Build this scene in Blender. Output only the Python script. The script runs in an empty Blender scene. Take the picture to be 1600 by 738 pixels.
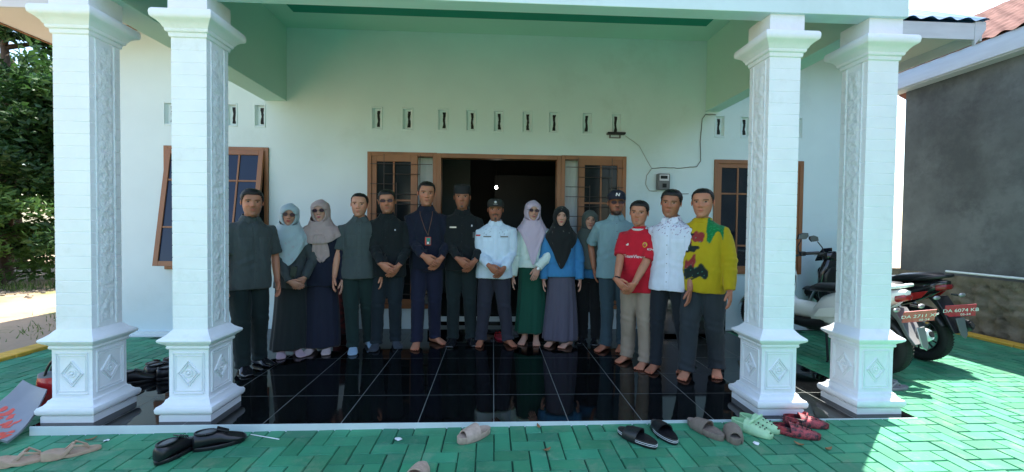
import bpy, bmesh, math, random
import numpy as np
from mathutils import Vector, Matrix
from mathutils.bvhtree import BVHTree
PI = math.pi
rad = math.radians
S = bpy.context.scene
C = S.collection
rng = np.random.default_rng(7)
random.seed(7)

# ------------------------------------------------------------------ camera
cam = bpy.data.cameras.new('camera'); co = bpy.data.objects.new('camera', cam); C.objects.link(co); S.camera = co
cam.sensor_width = 36; cam.lens = 650 / 1600 * 36; cam.clip_end = 600; cam.clip_start = .05
yaw, pitch, roll = .0459, .0223, .0117
fw = Vector((math.sin(yaw) * math.cos(pitch), math.cos(yaw) * math.cos(pitch), -math.sin(pitch)))
r0 = Vector((math.cos(yaw), -math.sin(yaw), 0)); u0 = r0.cross(fw)
rr = math.cos(roll) * r0 + math.sin(roll) * u0; uu = -math.sin(roll) * r0 + math.cos(roll) * u0
M = Matrix((rr, uu, -fw)).transposed().to_4x4(); M.translation = Vector((-.0193, -2.784, 1.3145)); co.matrix_world = M

# ------------------------------------------------------------------ light
SUN_EL, SUN_AZ = rad(65), math.atan2(.765, .644)      # azimuth clockwise from +Y
w = bpy.data.worlds.new('World'); S.world = w; w.use_nodes = True
nt = w.node_tree; bg = nt.nodes['Background']; sk = nt.nodes.new('ShaderNodeTexSky'); sk.sky_type = 'NISHITA'; sk.sun_disc = False
sk.sun_elevation = SUN_EL; sk.sun_rotation = SUN_AZ; sk.dust_density = 1.2; sk.air_density = 1.2; sk.ozone_density = 1.0
nt.links.new(sk.outputs[0], bg.inputs[0]); bg.inputs[1].default_value = .15
sl = bpy.data.lights.new('sun', 'SUN'); sl.energy = 4.8; sl.angle = rad(.5); sl.color = (1, .96, .88)
so = bpy.data.objects.new('sun', sl); C.objects.link(so)
sd = Vector((math.sin(SUN_AZ) * math.cos(SUN_EL), math.cos(SUN_AZ) * math.cos(SUN_EL), math.sin(SUN_EL)))
so.rotation_euler = sd.to_track_quat('Z', 'Y').to_euler(); so.location = sd * 40
S.view_settings.view_transform = 'Standard'; S.view_settings.look = 'None'; S.view_settings.gamma = 1
S.view_settings.exposure = 1.7; S.view_settings.use_curve_mapping = False
S.cycles.max_bounces = 8; S.cycles.diffuse_bounces = 5; S.cycles.glossy_bounces = 4
S.cycles.use_denoising = True; S.cycles.caustics_reflective = False

# ------------------------------------------------------------------ materials
MATS = {}
def mat(name, col, rough=.6, metal=0, var=0., vs=8., bump=0., bs=60., spec=.5, attr=False, coat=0., sheen=0., emit=None, stretch=None, bd=.004, sss=0., dark=None, dthr=.6):
    m = bpy.data.materials.new(name); m.use_nodes = True; n = m.node_tree.nodes; l = m.node_tree.links
    b = n['Principled BSDF']; b.inputs['Base Color'].default_value = (*col, 1); b.inputs['Roughness'].default_value = rough
    b.inputs['Metallic'].default_value = metal; b.inputs['Specular IOR Level'].default_value = spec
    if coat: b.inputs['Coat Weight'].default_value = coat; b.inputs['Coat Roughness'].default_value = .05
    if sheen: b.inputs['Sheen Weight'].default_value = sheen; b.inputs['Sheen Roughness'].default_value = .5
    if sss: b.inputs['Subsurface Weight'].default_value = sss; b.inputs['Subsurface Scale'].default_value = .008; b.inputs['Subsurface Radius'].default_value = (1, .35, .2)
    if emit: b.inputs['Emission Color'].default_value = (*col, 1); b.inputs['Emission Strength'].default_value = emit
    tc = n.new('ShaderNodeTexCoord'); mp = n.new('ShaderNodeMapping'); l.new(tc.outputs['Object'], mp.inputs[0])
    if stretch: mp.inputs['Scale'].default_value = stretch
    src = None
    if attr:
        a = n.new('ShaderNodeAttribute'); a.attribute_name = 'Col'; src = a.outputs['Color']
    if var:
        nz = n.new('ShaderNodeTexNoise'); nz.inputs['Scale'].default_value = vs; nz.inputs['Detail'].default_value = 5; l.new(mp.outputs[0], nz.inputs[0])
        mr = n.new('ShaderNodeMapRange'); mr.inputs[1].default_value = .25; mr.inputs[2].default_value = .75; mr.inputs[3].default_value = 1 - var; mr.inputs[4].default_value = 1 + var; l.new(nz.outputs[0], mr.inputs[0])
        mx = n.new('ShaderNodeMix'); mx.data_type = 'RGBA'; mx.blend_type = 'MULTIPLY'; mx.inputs[0].default_value = 1
        if src is not None: l.new(src, mx.inputs[6])
        else: mx.inputs[6].default_value = (*col, 1)
        l.new(mr.outputs[0], mx.inputs[7]); src = mx.outputs[2]
        if dark is not None:
            nz2 = n.new('ShaderNodeTexNoise'); nz2.inputs['Scale'].default_value = vs * .6; nz2.inputs['Detail'].default_value = 8; nz2.inputs['Roughness'].default_value = .7; l.new(mp.outputs[0], nz2.inputs[0])
            m2 = n.new('ShaderNodeMapRange'); m2.inputs[1].default_value = dthr - .08; m2.inputs[2].default_value = dthr + .08; l.new(nz2.outputs[0], m2.inputs[0])
            mx2 = n.new('ShaderNodeMix'); mx2.data_type = 'RGBA'; l.new(m2.outputs[0], mx2.inputs[0]); l.new(src, mx2.inputs[6]); mx2.inputs[7].default_value = (*dark, 1); src = mx2.outputs[2]
    if src is not None: l.new(src, b.inputs['Base Color'])
    if bump:
        nb = n.new('ShaderNodeTexNoise'); nb.inputs['Scale'].default_value = bs; nb.inputs['Detail'].default_value = 4; l.new(mp.outputs[0], nb.inputs[0])
        bp = n.new('ShaderNodeBump'); bp.inputs['Strength'].default_value = bump; bp.inputs['Distance'].default_value = bd; l.new(nb.outputs[0], bp.inputs['Height']); l.new(bp.outputs[0], b.inputs['Normal'])
    MATS[name] = m
    return m
M_ = MATS
mat('wall_paint', (.60, .73, .775), .62, var=.05, vs=1.6, bump=.2, bs=30, dark=(.54, .66, .69), dthr=.64)
mat('column_paint', (.76, .785, .83), .45, var=.04, vs=5, bump=.5, bs=24, bd=.007, dark=(.66, .68, .70), dthr=.66)
mat('column_emboss', (.75, .785, .83), .40, var=.03, vs=4, bump=.9, bs=22, bd=.02)
mat('ceiling_paint', (.50, .72, .64), .7, var=.03, vs=1.5, bump=.08, bs=40)
mat('teal_paint', (.005, .26, .19), .6, var=.05, vs=3)
mat('soffit_paint', (.66, .62, .58), .7, var=.04, vs=2)
mat('fascia_wood', (.55, .56, .58), .6, var=.08, vs=3, stretch=(1, 1, 6))
mat('brown_wood', (.27, .115, .05), .45, var=.22, vs=5, stretch=(1, 1, .25), bump=.1, bs=50)
mat('dark_glass', (.012, .017, .025), .04, spec=.7, var=.1, vs=2)
mat('navy_glass', (.010, .020, .055), .08, spec=.35, var=.1, vs=2)
mat('shutter_glass', (.010, .014, .016), .12, spec=.22)
mat('curtain', (.62, .68, .7), .8, var=.05, vs=3)
mat('iron', (.05, .035, .03), .5)
mat('black_tile', (.0035, .004, .0045), .035, spec=.45, bump=.02, bs=2.5, bd=.003, var=.2, vs=.8)
def tile_wear():
    m = MATS['black_tile']; n = m.node_tree.nodes; l = m.node_tree.links; b = n['Principled BSDF']
    tc = n.new('ShaderNodeTexCoord'); nz = n.new('ShaderNodeTexNoise'); nz.inputs['Scale'].default_value = 2.2; nz.inputs['Detail'].default_value = 9; nz.inputs['Roughness'].default_value = .7; l.new(tc.outputs['Object'], nz.inputs[0])
    mr = n.new('ShaderNodeMapRange'); mr.inputs[1].default_value = .45; mr.inputs[2].default_value = .75; mr.inputs[3].default_value = .02; mr.inputs[4].default_value = .16; l.new(nz.outputs[0], mr.inputs[0]); l.new(mr.outputs[0], b.inputs['Roughness'])
    # dust specks and dried smears
    n2 = n.new('ShaderNodeTexNoise'); n2.inputs['Scale'].default_value = 55; n2.inputs['Detail'].default_value = 3; l.new(tc.outputs['Object'], n2.inputs[0])
    m2 = n.new('ShaderNodeMapRange'); m2.inputs[1].default_value = .70; m2.inputs[2].default_value = .78; m2.inputs[4].default_value = .5; l.new(n2.outputs[0], m2.inputs[0])
    mx = n.new('ShaderNodeMix'); mx.data_type = 'RGBA'; l.new(m2.outputs[0], mx.inputs[0]); l.new(b.inputs['Base Color'].links[0].from_socket, mx.inputs[6]); mx.inputs[7].default_value = (.09, .085, .075, 1); l.new(mx.outputs[2], b.inputs['Base Color'])
tile_wear()
mat('grout', (.16, .17, .16), .6, var=.2, vs=20)
mat('step_white', (.66, .74, .75), .5, var=.08, vs=5, dark=(.4, .33, .22), dthr=.72)
mat('yellow_paint', (.62, .36, .04), .6, var=.2, vs=6, bump=.2, bs=40, dark=(.3, .2, .08), dthr=.66)
mat('inside_shade', (.02, .033, .035), .6, var=.1, vs=2)  # shade of the unlit room put into the colour of its white walls
mat('inside_panel', (.045, .08, .078), .5, var=.1, vs=2)  # partition colour darkened for the unlit room too, a little less
mat('cement', (.145, .15, .15), .85, var=.3, vs=1.6, bump=.3, bs=12, bd=.01, dark=(.085, .088, .09), dthr=.52)
mat('stone', (.20, .165, .12), .9, var=.4, vs=4, bump=.5, bs=20, bd=.02, dark=(.06, .05, .035), dthr=.6)
mat('roof_tile', (.19, .10, .082), .95, var=.4, vs=6, spec=.08)
mat('blue_metal', (.04, .16, .34), .6, var=.2, vs=6, spec=.2)
mat('bark', (.07, .05, .035), .9, var=.3, vs=12, bump=.6, bs=30, bd=.01)
mat('chrome', (.7, .7, .7), .12, metal=1)
mat('tyre', (.012, .012, .013), .8, bump=.3, bs=80)
mat('black_plastic', (.012, .013, .015), .38, bump=.08, bs=150)
mat('matte_black', (.008, .009, .011), .8)
mat('grey_plastic', (.12, .125, .13), .45)
mat('silver', (.45, .46, .47), .35, metal=.7)
mat('white_gloss', (.78, .82, .82), .18, coat=.5)
mat('red_gloss', (.45, .02, .02), .25, coat=.4)
mat('black_gloss', (.012, .012, .014), .15, coat=.5)
mat('red_light', (.22, .008, .010), .25, coat=.4)
mat('plate_red', (.50, .035, .06), .45, var=.1, vs=30)
mat('plate_red_pale', (.55, .12, .11), .45, var=.15, vs=30)
mat('white_text', (.78, .78, .78), .5)
mat('amber', (.6, .25, .08), .2)
mat('mirror', (.8, .82, .82), .02, metal=1)
mat('bulb', (1, .95, .85), .3, emit=14)
mat('paper', (.75, .77, .78), .7, var=.08, vs=30)
mat('leaf_litter', (.30, .16, .07), .8, var=.3, vs=40)
mat('skin', (.3, .15, .09), .5, attr=True, var=.07, vs=22, sss=.05, bump=.08, bs=180, spec=.4)
mat('cloth', (.3, .3, .3), .88, attr=True, var=.1, vs=14, bump=.5, bs=14, bd=.02, stretch=(1, 1, .35), spec=.25, sheen=.08)
mat('fine_cloth', (.3, .3, .3), .8, attr=True, var=.05, vs=10, bump=.15, bs=12, bd=.012, stretch=(1, 1, .4), spec=.25, sheen=.12)
mat('hair', (.007, .006, .006), .5, bump=.8, bs=220, stretch=(1, 1, .3), spec=.4)
mat('lens', (.03, .012, .03), .2, spec=.3)
mat('cord', (.02, .02, .02), .6)
mat('white_cord', (.35, .36, .34), .6)

def paver_material():
    m = mat('green_paver', (.042, .235, .125), .55, var=.26, vs=2.6, bump=.6, bs=55, bd=.003, spec=.35)
    n = m.node_tree.nodes; l = m.node_tree.links; b = n['Principled BSDF']
    src = b.inputs['Base Color'].links[0].from_socket
    tc = n.new('ShaderNodeTexCoord')
    nz = n.new('ShaderNodeTexNoise'); nz.inputs['Scale'].default_value = 7; nz.inputs['Detail'].default_value = 9; nz.inputs['Roughness'].default_value = .75; l.new(tc.outputs['Object'], nz.inputs[0])
    mr = n.new('ShaderNodeMapRange'); mr.inputs[1].default_value = .52; mr.inputs[2].default_value = .66; mr.inputs[4].default_value = .8; l.new(nz.outputs[0], mr.inputs[0])
    a = n.new('ShaderNodeAttribute'); a.attribute_name = 'Col'
    mx = n.new('ShaderNodeMix'); mx.data_type = 'RGBA'; l.new(mr.outputs[0], mx.inputs[0]); l.new(src, mx.inputs[6]); mx.inputs[7].default_value = (.13, .26, .16, 1)
    m2 = n.new('ShaderNodeMix'); m2.data_type = 'RGBA'; m2.blend_type = 'MULTIPLY'; m2.inputs[0].default_value = 1; l.new(mx.outputs[2], m2.inputs[6]); l.new(a.outputs['Color'], m2.inputs[7])
    l.new(m2.outputs[2], b.inputs['Base Color'])
paver_material()
mat('paver_bed', (.006, .05, .028), .9, var=.4, vs=9, bump=.5, bs=60)

def ground_material():
    m = mat('sandy_ground', (.36, .255, .165), .95, var=.2, vs=.8, bump=.5, bs=14, bd=.03)
    n = m.node_tree.nodes; l = m.node_tree.links; b = n['Principled BSDF']; src = b.inputs['Base Color'].links[0].from_socket
    tc = n.new('ShaderNodeTexCoord'); nz = n.new('ShaderNodeTexNoise'); nz.inputs['Scale'].default_value = .9; nz.inputs['Detail'].default_value = 9; nz.inputs['Roughness'].default_value = .7
    l.new(tc.outputs['Object'], nz.inputs[0])
    mr = n.new('ShaderNodeMapRange'); mr.inputs[1].default_value = .54; mr.inputs[2].default_value = .66; l.new(nz.outputs[0], mr.inputs[0])
    mx = n.new('ShaderNodeMix'); mx.data_type = 'RGBA'; l.new(mr.outputs[0], mx.inputs[0]); l.new(src, mx.inputs[6]); mx.inputs[7].default_value = (.16, .17, .055, 1)
    l.new(mx.outputs[2], b.inputs['Base Color'])
ground_material()
def leaf_mat(name, col):
    m = mat(name, col, .5, var=.45, vs=1.4, spec=.4)
    b = m.node_tree.nodes['Principled BSDF']; 
    tr = m.node_tree.nodes.new('ShaderNodeBsdfTranslucent'); ms = m.node_tree.nodes.new('ShaderNodeMixShader'); ms.inputs[0].default_value = .35
    out = m.node_tree.nodes['Material Output']; l = m.node_tree.links
    l.new(b.inputs['Base Color'].links[0].from_socket, tr.inputs[0]); l.new(b.outputs[0], ms.inputs[1]); l.new(tr.outputs[0], ms.inputs[2]); l.new(ms.outputs[0], out.inputs[0])
leaf_mat('leaf_dark', (.030, .082, .018)); leaf_mat('leaf_mid', (.045, .11, .022)); leaf_mat('leaf_light', (.09, .19, .04)); leaf_mat('grass_blade', (.09, .15, .03))

# ------------------------------------------------------------------ mesh helpers
def link(name, me, m=None, parent=None, smooth=None):
    o = bpy.data.objects.new(name, me); C.objects.link(o)
    if m is not None and not me.materials: me.materials.append(M_[m] if isinstance(m, str) else m)
    if parent is not None:
        o.parent = parent
    if smooth is not None:
        me.polygons.foreach_set('use_smooth', [True] * len(me.polygons))
        if smooth < 179: me.set_sharp_from_angle(angle=rad(smooth))
    return o
class G:
    def __init__(s): s.v = []; s.f = []; s.m = []; s.cur = 0; s.mats = []
    def add(s, V, F):
        k = len(s.v); s.v += [tuple(map(float, p)) for p in V]; s.f += [tuple(i + k for i in f) for f in F]; s.m += [s.cur] * len(F); return s
    def use(s, m):
        if m not in s.mats: s.mats.append(m)
        s.cur = s.mats.index(m); return s
    def box(s, a, b, R=None, at=None):
        (x0, y0, z0), (x1, y1, z1) = a, b
        V = [(x0, y0, z0), (x1, y0, z0), (x1, y1, z0), (x0, y1, z0), (x0, y0, z1), (x1, y0, z1), (x1, y1, z1), (x0, y1, z1)]
        if R is not None: V = [tuple(R @ Vector(p) + (Vector(at) if at else Vector())) for p in V]
        return s.add(V, [(0, 3, 2, 1), (4, 5, 6, 7), (0, 1, 5, 4), (1, 2, 6, 5), (2, 3, 7, 6), (3, 0, 4, 7)])
    def loft(s, rings, cap=True):
        n = len(rings[0]); V = [p for r in rings for p in r]; F = []
        for i in range(len(rings) - 1):
            for j in range(n):
                k = (j + 1) % n; F.append((i * n + j, i * n + k, (i + 1) * n + k, (i + 1) * n + j))
        if cap: F.append(tuple(range(n - 1, -1, -1))); F.append(tuple(range((len(rings) - 1) * n, len(rings) * n)))
        return s.add(V, F)
    def tube(s, pts, r, n=10, ratio=1., cap=True, side=None, round_ends=False):
        P = [Vector(p) for p in pts]; r = [r] * len(P) if not isinstance(r, (list, tuple)) else list(r)
        if round_ends:
            a = (P[0] - P[1]).normalized(); b = (P[-1] - P[-2]).normalized()
            P = [P[0] + a * r[0] * .9, P[0] + a * r[0] * .55] + P + [P[-1] + b * r[-1] * .55, P[-1] + b * r[-1] * .9]
            r = [r[0] * .3, r[0] * .78] + r + [r[-1] * .78, r[-1] * .3]
        rings = []; t0 = (P[1] - P[0]).normalized()
        x = Vector(side) if side is not None else (Vector((0, 0, 1)) if abs(t0.z) < .9 else Vector((1, 0, 0)))
        x = (x - t0 * x.dot(t0)).normalized()
        for i, p in enumerate(P):
            t = ((P[min(i + 1, len(P) - 1)] - P[max(i - 1, 0)])).normalized()
            x = (x - t * x.dot(t)).normalized(); y = t.cross(x)
            rings.append([p + x * (r[i] * math.cos(2 * PI * j / n)) + y * (r[i] * ratio * math.sin(2 * PI * j / n)) for j in range(n)])
        return s.loft(rings, cap)
    def ell(s, c, r, n=14, m=9, R=None):
        c = Vector(c); rings = []
        for i in range(1, m):
            a = PI * i / m
            ring = [Vector((r[0] * math.sin(a) * math.cos(2 * PI * j / n), r[1] * math.sin(a) * math.sin(2 * PI * j / n), -r[2] * math.cos(a))) for j in range(n)]
            rings.append([c + (R @ p if R is not None else p) for p in ring])
        return s.loft(rings)
    def torus(s, c, R, r, n=28, m=8, X=(1, 0, 0), Y=(0, 0, 1), sq=1.):
        c = Vector(c); X = Vector(X); Y = Vector(Y); N = X.cross(Y); V = []; F = []
        for i in range(n):
            a = 2 * PI * i / n; d = X * math.cos(a) + Y * math.sin(a)
            for j in range(m):
                b = 2 * PI * j / m; V.append(c + d * (R + r * math.cos(b)) + N * (r * sq * math.sin(b)))
        for i in range(n):
            for j in range(m):
                F.append((i * m + j, ((i + 1) % n) * m + j, ((i + 1) % n) * m + (j + 1) % m, i * m + (j + 1) % m))
        return s.add(V, F)
    def prism(s, poly, ext):
        ext = Vector(ext); n = len(poly); V = [Vector(p) for p in poly]; V += [p + ext for p in V]
        F = [tuple(range(n - 1, -1, -1)), tuple(range(n, 2 * n))] + [(i, (i + 1) % n, n + (i + 1) % n, n + i) for i in range(n)]
        return s.add(V, F)
    def build(s, name, m=None, parent=None, smooth=35, bevel=0, world=False):
        me = bpy.data.meshes.new(name); me.from_pydata(s.v, [], s.f)
        if s.mats:
            for q in s.mats: me.materials.append(M_[q])
            me.polygons.foreach_set('material_index', s.m)
        bm = bmesh.new(); bm.from_mesh(me); bmesh.ops.recalc_face_normals(bm, faces=bm.faces); bm.to_mesh(me); bm.free()
        o = link(name, me, m, parent, smooth)
        if world and parent is not None: o.location = -Vector(parent.location)
        if bevel:
            b = o.modifiers.new('bevel', 'BEVEL'); b.width = bevel; b.segments = 2; b.limit_method = 'ANGLE'; b.angle_limit = rad(40)
        return o
def tag(o, label=None, cat=None, group=None, kind=None):
    if label: o['label'] = label
    if cat: o['category'] = cat
    if group: o['group'] = group
    if kind: o['kind'] = kind
    return o
def empty(name, loc=(0, 0, 0), rz=0., label=None, cat=None, group=None):
    o = bpy.data.objects.new(name, None); C.objects.link(o); o.location = loc; o.rotation_euler = (0, 0, rz); o.empty_display_size = .1
    return tag(o, label, cat, group)
def mesh_np(V, F):
    me = bpy.data.meshes.new('m'); me.from_pydata([tuple(p) for p in V], [], F); return me
DG = None
def remesh(g, voxel, it=4, fac=.5):
    me = mesh_np(g.v, g.f); bm = bmesh.new(); bm.from_mesh(me); bmesh.ops.recalc_face_normals(bm, faces=bm.faces); bm.to_mesh(me); bm.free()
    o = bpy.data.objects.new('tmp', me); C.objects.link(o)
    r = o.modifiers.new('r', 'REMESH'); r.mode = 'VOXEL'; r.voxel_size = voxel
    sm = o.modifiers.new('s', 'SMOOTH'); sm.iterations = it; sm.factor = fac
    dg = bpy.context.evaluated_depsgraph_get(); out = bpy.data.meshes.new_from_object(o.evaluated_get(dg))
    C.objects.unlink(o); bpy.data.objects.remove(o); bpy.data.meshes.remove(me)
    return out
def get_co(me):
    a = np.empty(len(me.vertices) * 3); me.vertices.foreach_get('co', a); return a.reshape(-1, 3)
def get_no(me):
    a = np.empty(len(me.vertices) * 3); me.vertices.foreach_get('normal', a); return a.reshape(-1, 3)
def set_col(me, cols):
    at = me.color_attributes.new('Col', 'FLOAT_COLOR', 'POINT'); c = np.ones((len(me.vertices), 4)); c[:, :3] = cols; at.data.foreach_set('color', c.ravel())
def sines(P, k, n=10, seed=0, an=(1, 1, 1)):
    r = np.random.default_rng(seed); o = np.zeros(len(P))
    for i in range(n):
        d = r.normal(size=3) * np.array(an); o += np.sin(P @ d * k * (1 + .25 * i) + r.uniform(0, 6.28)) / (1 + .3 * i)
    return o / n * 2

def gz(x): return -.032 + .0095 * max(-5.0, min(4.0, x))

# ------------------------------------------------------------------ setting: ground, paving
def sheet(name, x0, x1, y0, y1, m, zf, nx=30, ny=30, kind='structure'):
    g = G(); V = []; F = []
    for i in range(nx + 1):
        for j in range(ny + 1):
            x = x0 + (x1 - x0) * i / nx; y = y0 + (y1 - y0) * j / ny; V.append((x, y, zf(x, y)))
    for i in range(nx):
        for j in range(ny):
            a = i * (ny + 1) + j; F.append((a, a + ny + 1, a + ny + 2, a + 1))
    g.add(V, F); return tag(g.build(name, m, None, 180), kind=kind)
sheet('ground', -260, 260, -260, 260, 'sandy_ground', lambda x, y: -.19 + .03 * math.sin(x * .7) * math.cos(y * .6), 130, 130)
XL, XR = -4.87, 5.93
sheet('paved_yard', XL, XR, -6.4, 5.0, 'paver_bed', lambda x, y: gz(x) - .008, 40, 4)
def pavers():
    bw = .105; rs = random.Random(3); V = []; F = []; cols = []
    nx0, nx1 = int(XL / bw) - 1, int(XR / bw) + 1
    def brick(x0, y0, x1, y1):
        x0c, x1c = max(x0, XL), min(x1, XR)
        if x1c - x0c < .03: return
        if x0c > -2.94 and x1c < 2.96 and y0 > .0: return
        if y1 > 2.45 and x0c < 4.9: return
        if rs.random() < .5: g_ = .0012
        else: g_ = .0035
        h = rs.uniform(-.0015, .0015); t = rs.uniform(-.001, .001); e = .004
        k = len(V); a = [(x0c + g_, y0 + g_), (x1c - g_, y0 + g_), (x1c - g_, y1 - g_), (x0c + g_, y1 - g_)]
        for (x, y) in a: V.append((x, y, gz(x) - .009))
        for q, (x, y) in enumerate([(x0c + g_ + e, y0 + g_ + e), (x1c - g_ - e, y0 + g_ + e), (x1c - g_ - e, y1 - g_ - e), (x0c + g_ + e, y1 - g_ - e)]):
            V.append((x, y, gz(x) + h + (t if q % 2 else -t)))
        F.extend([(k + 4, k + 5, k + 6, k + 7)] + [(k + i, k + (i + 1) % 4, k + 4 + (i + 1) % 4, k + 4 + i) for i in range(4)])
        c = rs.uniform(.80, 1.18); cc = (c * rs.uniform(.9, 1.1), c, c * rs.uniform(.94, 1.06)); cols.extend([cc] * 8)
    for i in range(nx0, nx1):
        for j in range(int(-3.2 / bw), int(4.6 / bw)):
            q = (i - j) % 4; x = i * bw; y = j * bw
            if q == 0: brick(x, y, x + 2 * bw, y + bw)
            elif q == 3: brick(x, y, x + bw, y + 2 * bw)
    me = bpy.data.meshes.new('paving'); me.from_pydata(V, [], F); set_col(me, np.array(cols))
    tag(link('paving', me, 'green_paver'), kind='structure')
pavers()
def plain_paving():
    me = bpy.data.meshes.new('paving'); me.from_pydata([(XL, -6.4, gz(XL)), (XR, -6.4, gz(XR)), (XR, -3.26, gz(XR)), (XL, -3.26, gz(XL))], [], [(0, 1, 2, 3)])
    set_col(me, np.ones((4, 3))); tag(link('yard_surface', me, 'green_paver'), kind='structure')
plain_paving()
def kerb(name, x0, x1, y0, y1, side):
    g = G(); n = int((y1 - y0) / .6)
    for i in range(n):
        a = y0 + (y1 - y0) * i / n; b = y0 + (y1 - y0) * (i + 1) / n
        z = gz(x0)
        g.box((x0, a + .003, -.3), (x1, b - .003, z + .035 + random.uniform(-.003, .003)))
    return tag(g.build(name, 'yellow_paint', bevel=.012), kind='structure')
kerb('kerb', -5.07, -4.87, -6.4, 6.0, 0)
kerb('kerb', 5.93, 6.10, -6.4, 5.4, 1)

# porch floor
def porch():
    x0, x1, y0, y1 = -2.97, 2.99, 0., 2.54
    g = G(); g.box((x0, y0 - .012, -.2), (x1, y1, -.0022)); tag(g.build('porch_step', 'step_white'), kind='structure')
    g = G(); tw, td, gp = .506, .4532, .003
    xs = [x0] + [i * tw for i in range(-5, 6)] + [x1]; ys = [y0, .0] + [td * j - .008 for j in range(1, 6)] + [y1 - .002]
    ys = sorted(set([round(q, 4) for q in ys]))
    for i in range(len(xs) - 1):
        for j in range(len(ys) - 1):
            if xs[i + 1] - xs[i] < .02 or ys[j + 1] - ys[j] < .02: continue
            dz = random.uniform(-.0002, .0002)
            g.box((xs[i] + gp, ys[j] + (gp if j else -.006), -.002), (xs[i + 1] - gp, ys[j + 1] - gp, dz))
    tag(g.build('porch_floor', 'black_tile'), kind='structure')
    g = G(); g.box((x0 + .001, y0 - .004, -.0021), (x1 - .001, y1 - .003, -.0008)); tag(g.build('grout_bed', 'grout'), kind='structure')
porch()

# ------------------------------------------------------------------ house
WY = 2.54
house = empty('house', (0, WY, 0), 0, 'white single storey house with pillared front porch and black tiled floor', 'house')
def hb(g, name, m, bevel=0, smooth=35, parent=None): return g.build(name, m, parent or house, smooth, bevel, world=(parent is None))
VENTS = [-4.0, -3.63, -3.26, -2.92, -1.49, -1.11, -.67, -.315, .035, .40, .74, 1.175, 1.555, 2.92, 3.265, 3.61, 3.97]
OPEN = [(-4.04, -2.83, .76, 2.24), (-1.575, -.765, .3, 2.21), (-.70, .81, .0, 2.185), (.875, 1.665, .3, 2.21), (2.87, 4.04, .74, 2.22)]
def front_wall():
    vz0, vz1, hw = 2.51, 2.80, .07
    holes = list(OPEN) + [(x - hw, x + hw, vz0, vz1) for x in VENTS]
    xs = sorted(set([-5.05, 5.05] + [h[0] for h in holes] + [h[1] for h in holes])); zs = sorted(set([-.2, 4.0] + [h[2] for h in holes] + [h[3] for h in holes]))
    nx, nz = len(xs) - 1, len(zs) - 1
    solid = [[not any(h[0] - 1e-6 <= (xs[i] + xs[i + 1]) / 2 <= h[1] and h[2] <= (zs[j] + zs[j + 1]) / 2 <= h[3] for h in holes) for j in range(nz)] for i in range(nx)]
    g = G(); y0, y1 = WY, WY + .15
    for i in range(nx):
        for j in range(nz):
            a, b, c, d = xs[i], xs[i + 1], zs[j], zs[j + 1]
            if solid[i][j]:
                g.add([(a, y0, c), (b, y0, c), (b, y0, d), (a, y0, d)], [(0, 1, 2, 3)]); g.add([(a, y1, c), (b, y1, c), (b, y1, d), (a, y1, d)], [(3, 2, 1, 0)])
            else:
                if i > 0 and solid[i - 1][j]: g.add([(a, y0, c), (a, y1, c), (a, y1, d), (a, y0, d)], [(0, 1, 2, 3)])
                if i < nx - 1 and solid[i + 1][j]: g.add([(b, y0, c), (b, y1, c), (b, y1, d), (b, y0, d)], [(3, 2, 1, 0)])
                if j > 0 and solid[i][j - 1]: g.add([(a, y0, c), (b, y0, c), (b, y1, c), (a, y1, c)], [(0, 1, 2, 3)])
                if j < nz - 1 and solid[i][j + 1]: g.add([(a, y0, d), (b, y0, d), (b, y1, d), (a, y1, d)], [(3, 2, 1, 0)])
    # side and back walls
    g.box((-5.05, y1, -.2), (-4.9, 9.5, 4.0)); g.box((4.9, y1, -.2), (5.05, 9.5, 4.0)); g.box((-4.9, 9.35, -.2), (4.9, 9.5, 4.0))
    me_o = g.build('wall', 'wall_paint', house, 35, 0, True)
    # plinth ledges at the foot of the wall outside the porch
    for a, b in (((-5.07, WY - .05, -.2), (-3.0, WY - .002, -.025)), ((3.02, WY - .05, -.2), (5.07, WY - .002, -.0)), ((-5.07, WY - .1, -.2), (-3.0, WY - .052, -.06))):
        g = G(); g.box(a, b); hb(g, 'plinth', 'step_white', .004)
front_wall()
def vents():
    for k, x in enumerate(VENTS):
        g = G(); z0, z1, hw = 2.51, 2.80, .07; yf = WY - .006
        for a, b in (((x - hw, yf, z0), (x - hw + .014, WY + .03, z1)), ((x + hw - .014, yf, z0), (x + hw, WY + .03, z1)), ((x - hw + .014, yf, z0), (x + hw - .014, WY + .03, z0 + .02)), ((x - hw + .014, yf, z1 - .02), (x + hw - .014, WY + .03, z1))):
            g.box(a, b)
        g.box((x - hw + .002, WY + .03, z0 + .002), (x + hw - .002, WY + .05, z1 - .002))
        for sx in (-1, 1): g.prism([(x + sx * (hw - .014), WY + .002, z0 + .02), (x + sx * (hw - .014), WY + .03, z0 + .02), (x + sx * (hw - .036), WY + .03, z0 + .02)], (0, 0, z1 - z0 - .04))
        v = hb(g, 'vent', 'wall_paint', .003)
        rs = random.Random(k); P = []
        cx = x + .012 + (.004 if x < 0 else -.016 if x > 1 else 0); zz = np.linspace(z0 + .045, z1 - .045, 13)
        wob = [.013 + .006 * abs(math.cos(i * PI / 12)) ** 3 + rs.uniform(-.0025, .0025) for i in range(13)]; off = [.003 * math.sin(i * .8 + k) for i in range(13)]
        poly = [(cx - wob[i] + off[i], WY + .024, zz[i]) for i in range(13)] + [(cx + wob[i] + off[i], WY + .024, zz[i]) for i in range(12, -1, -1)]
        g = G(); g.prism(poly, (0, .007, 0)); s = g.build('slot', 'matte_black', v, 35); 
vents()
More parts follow.
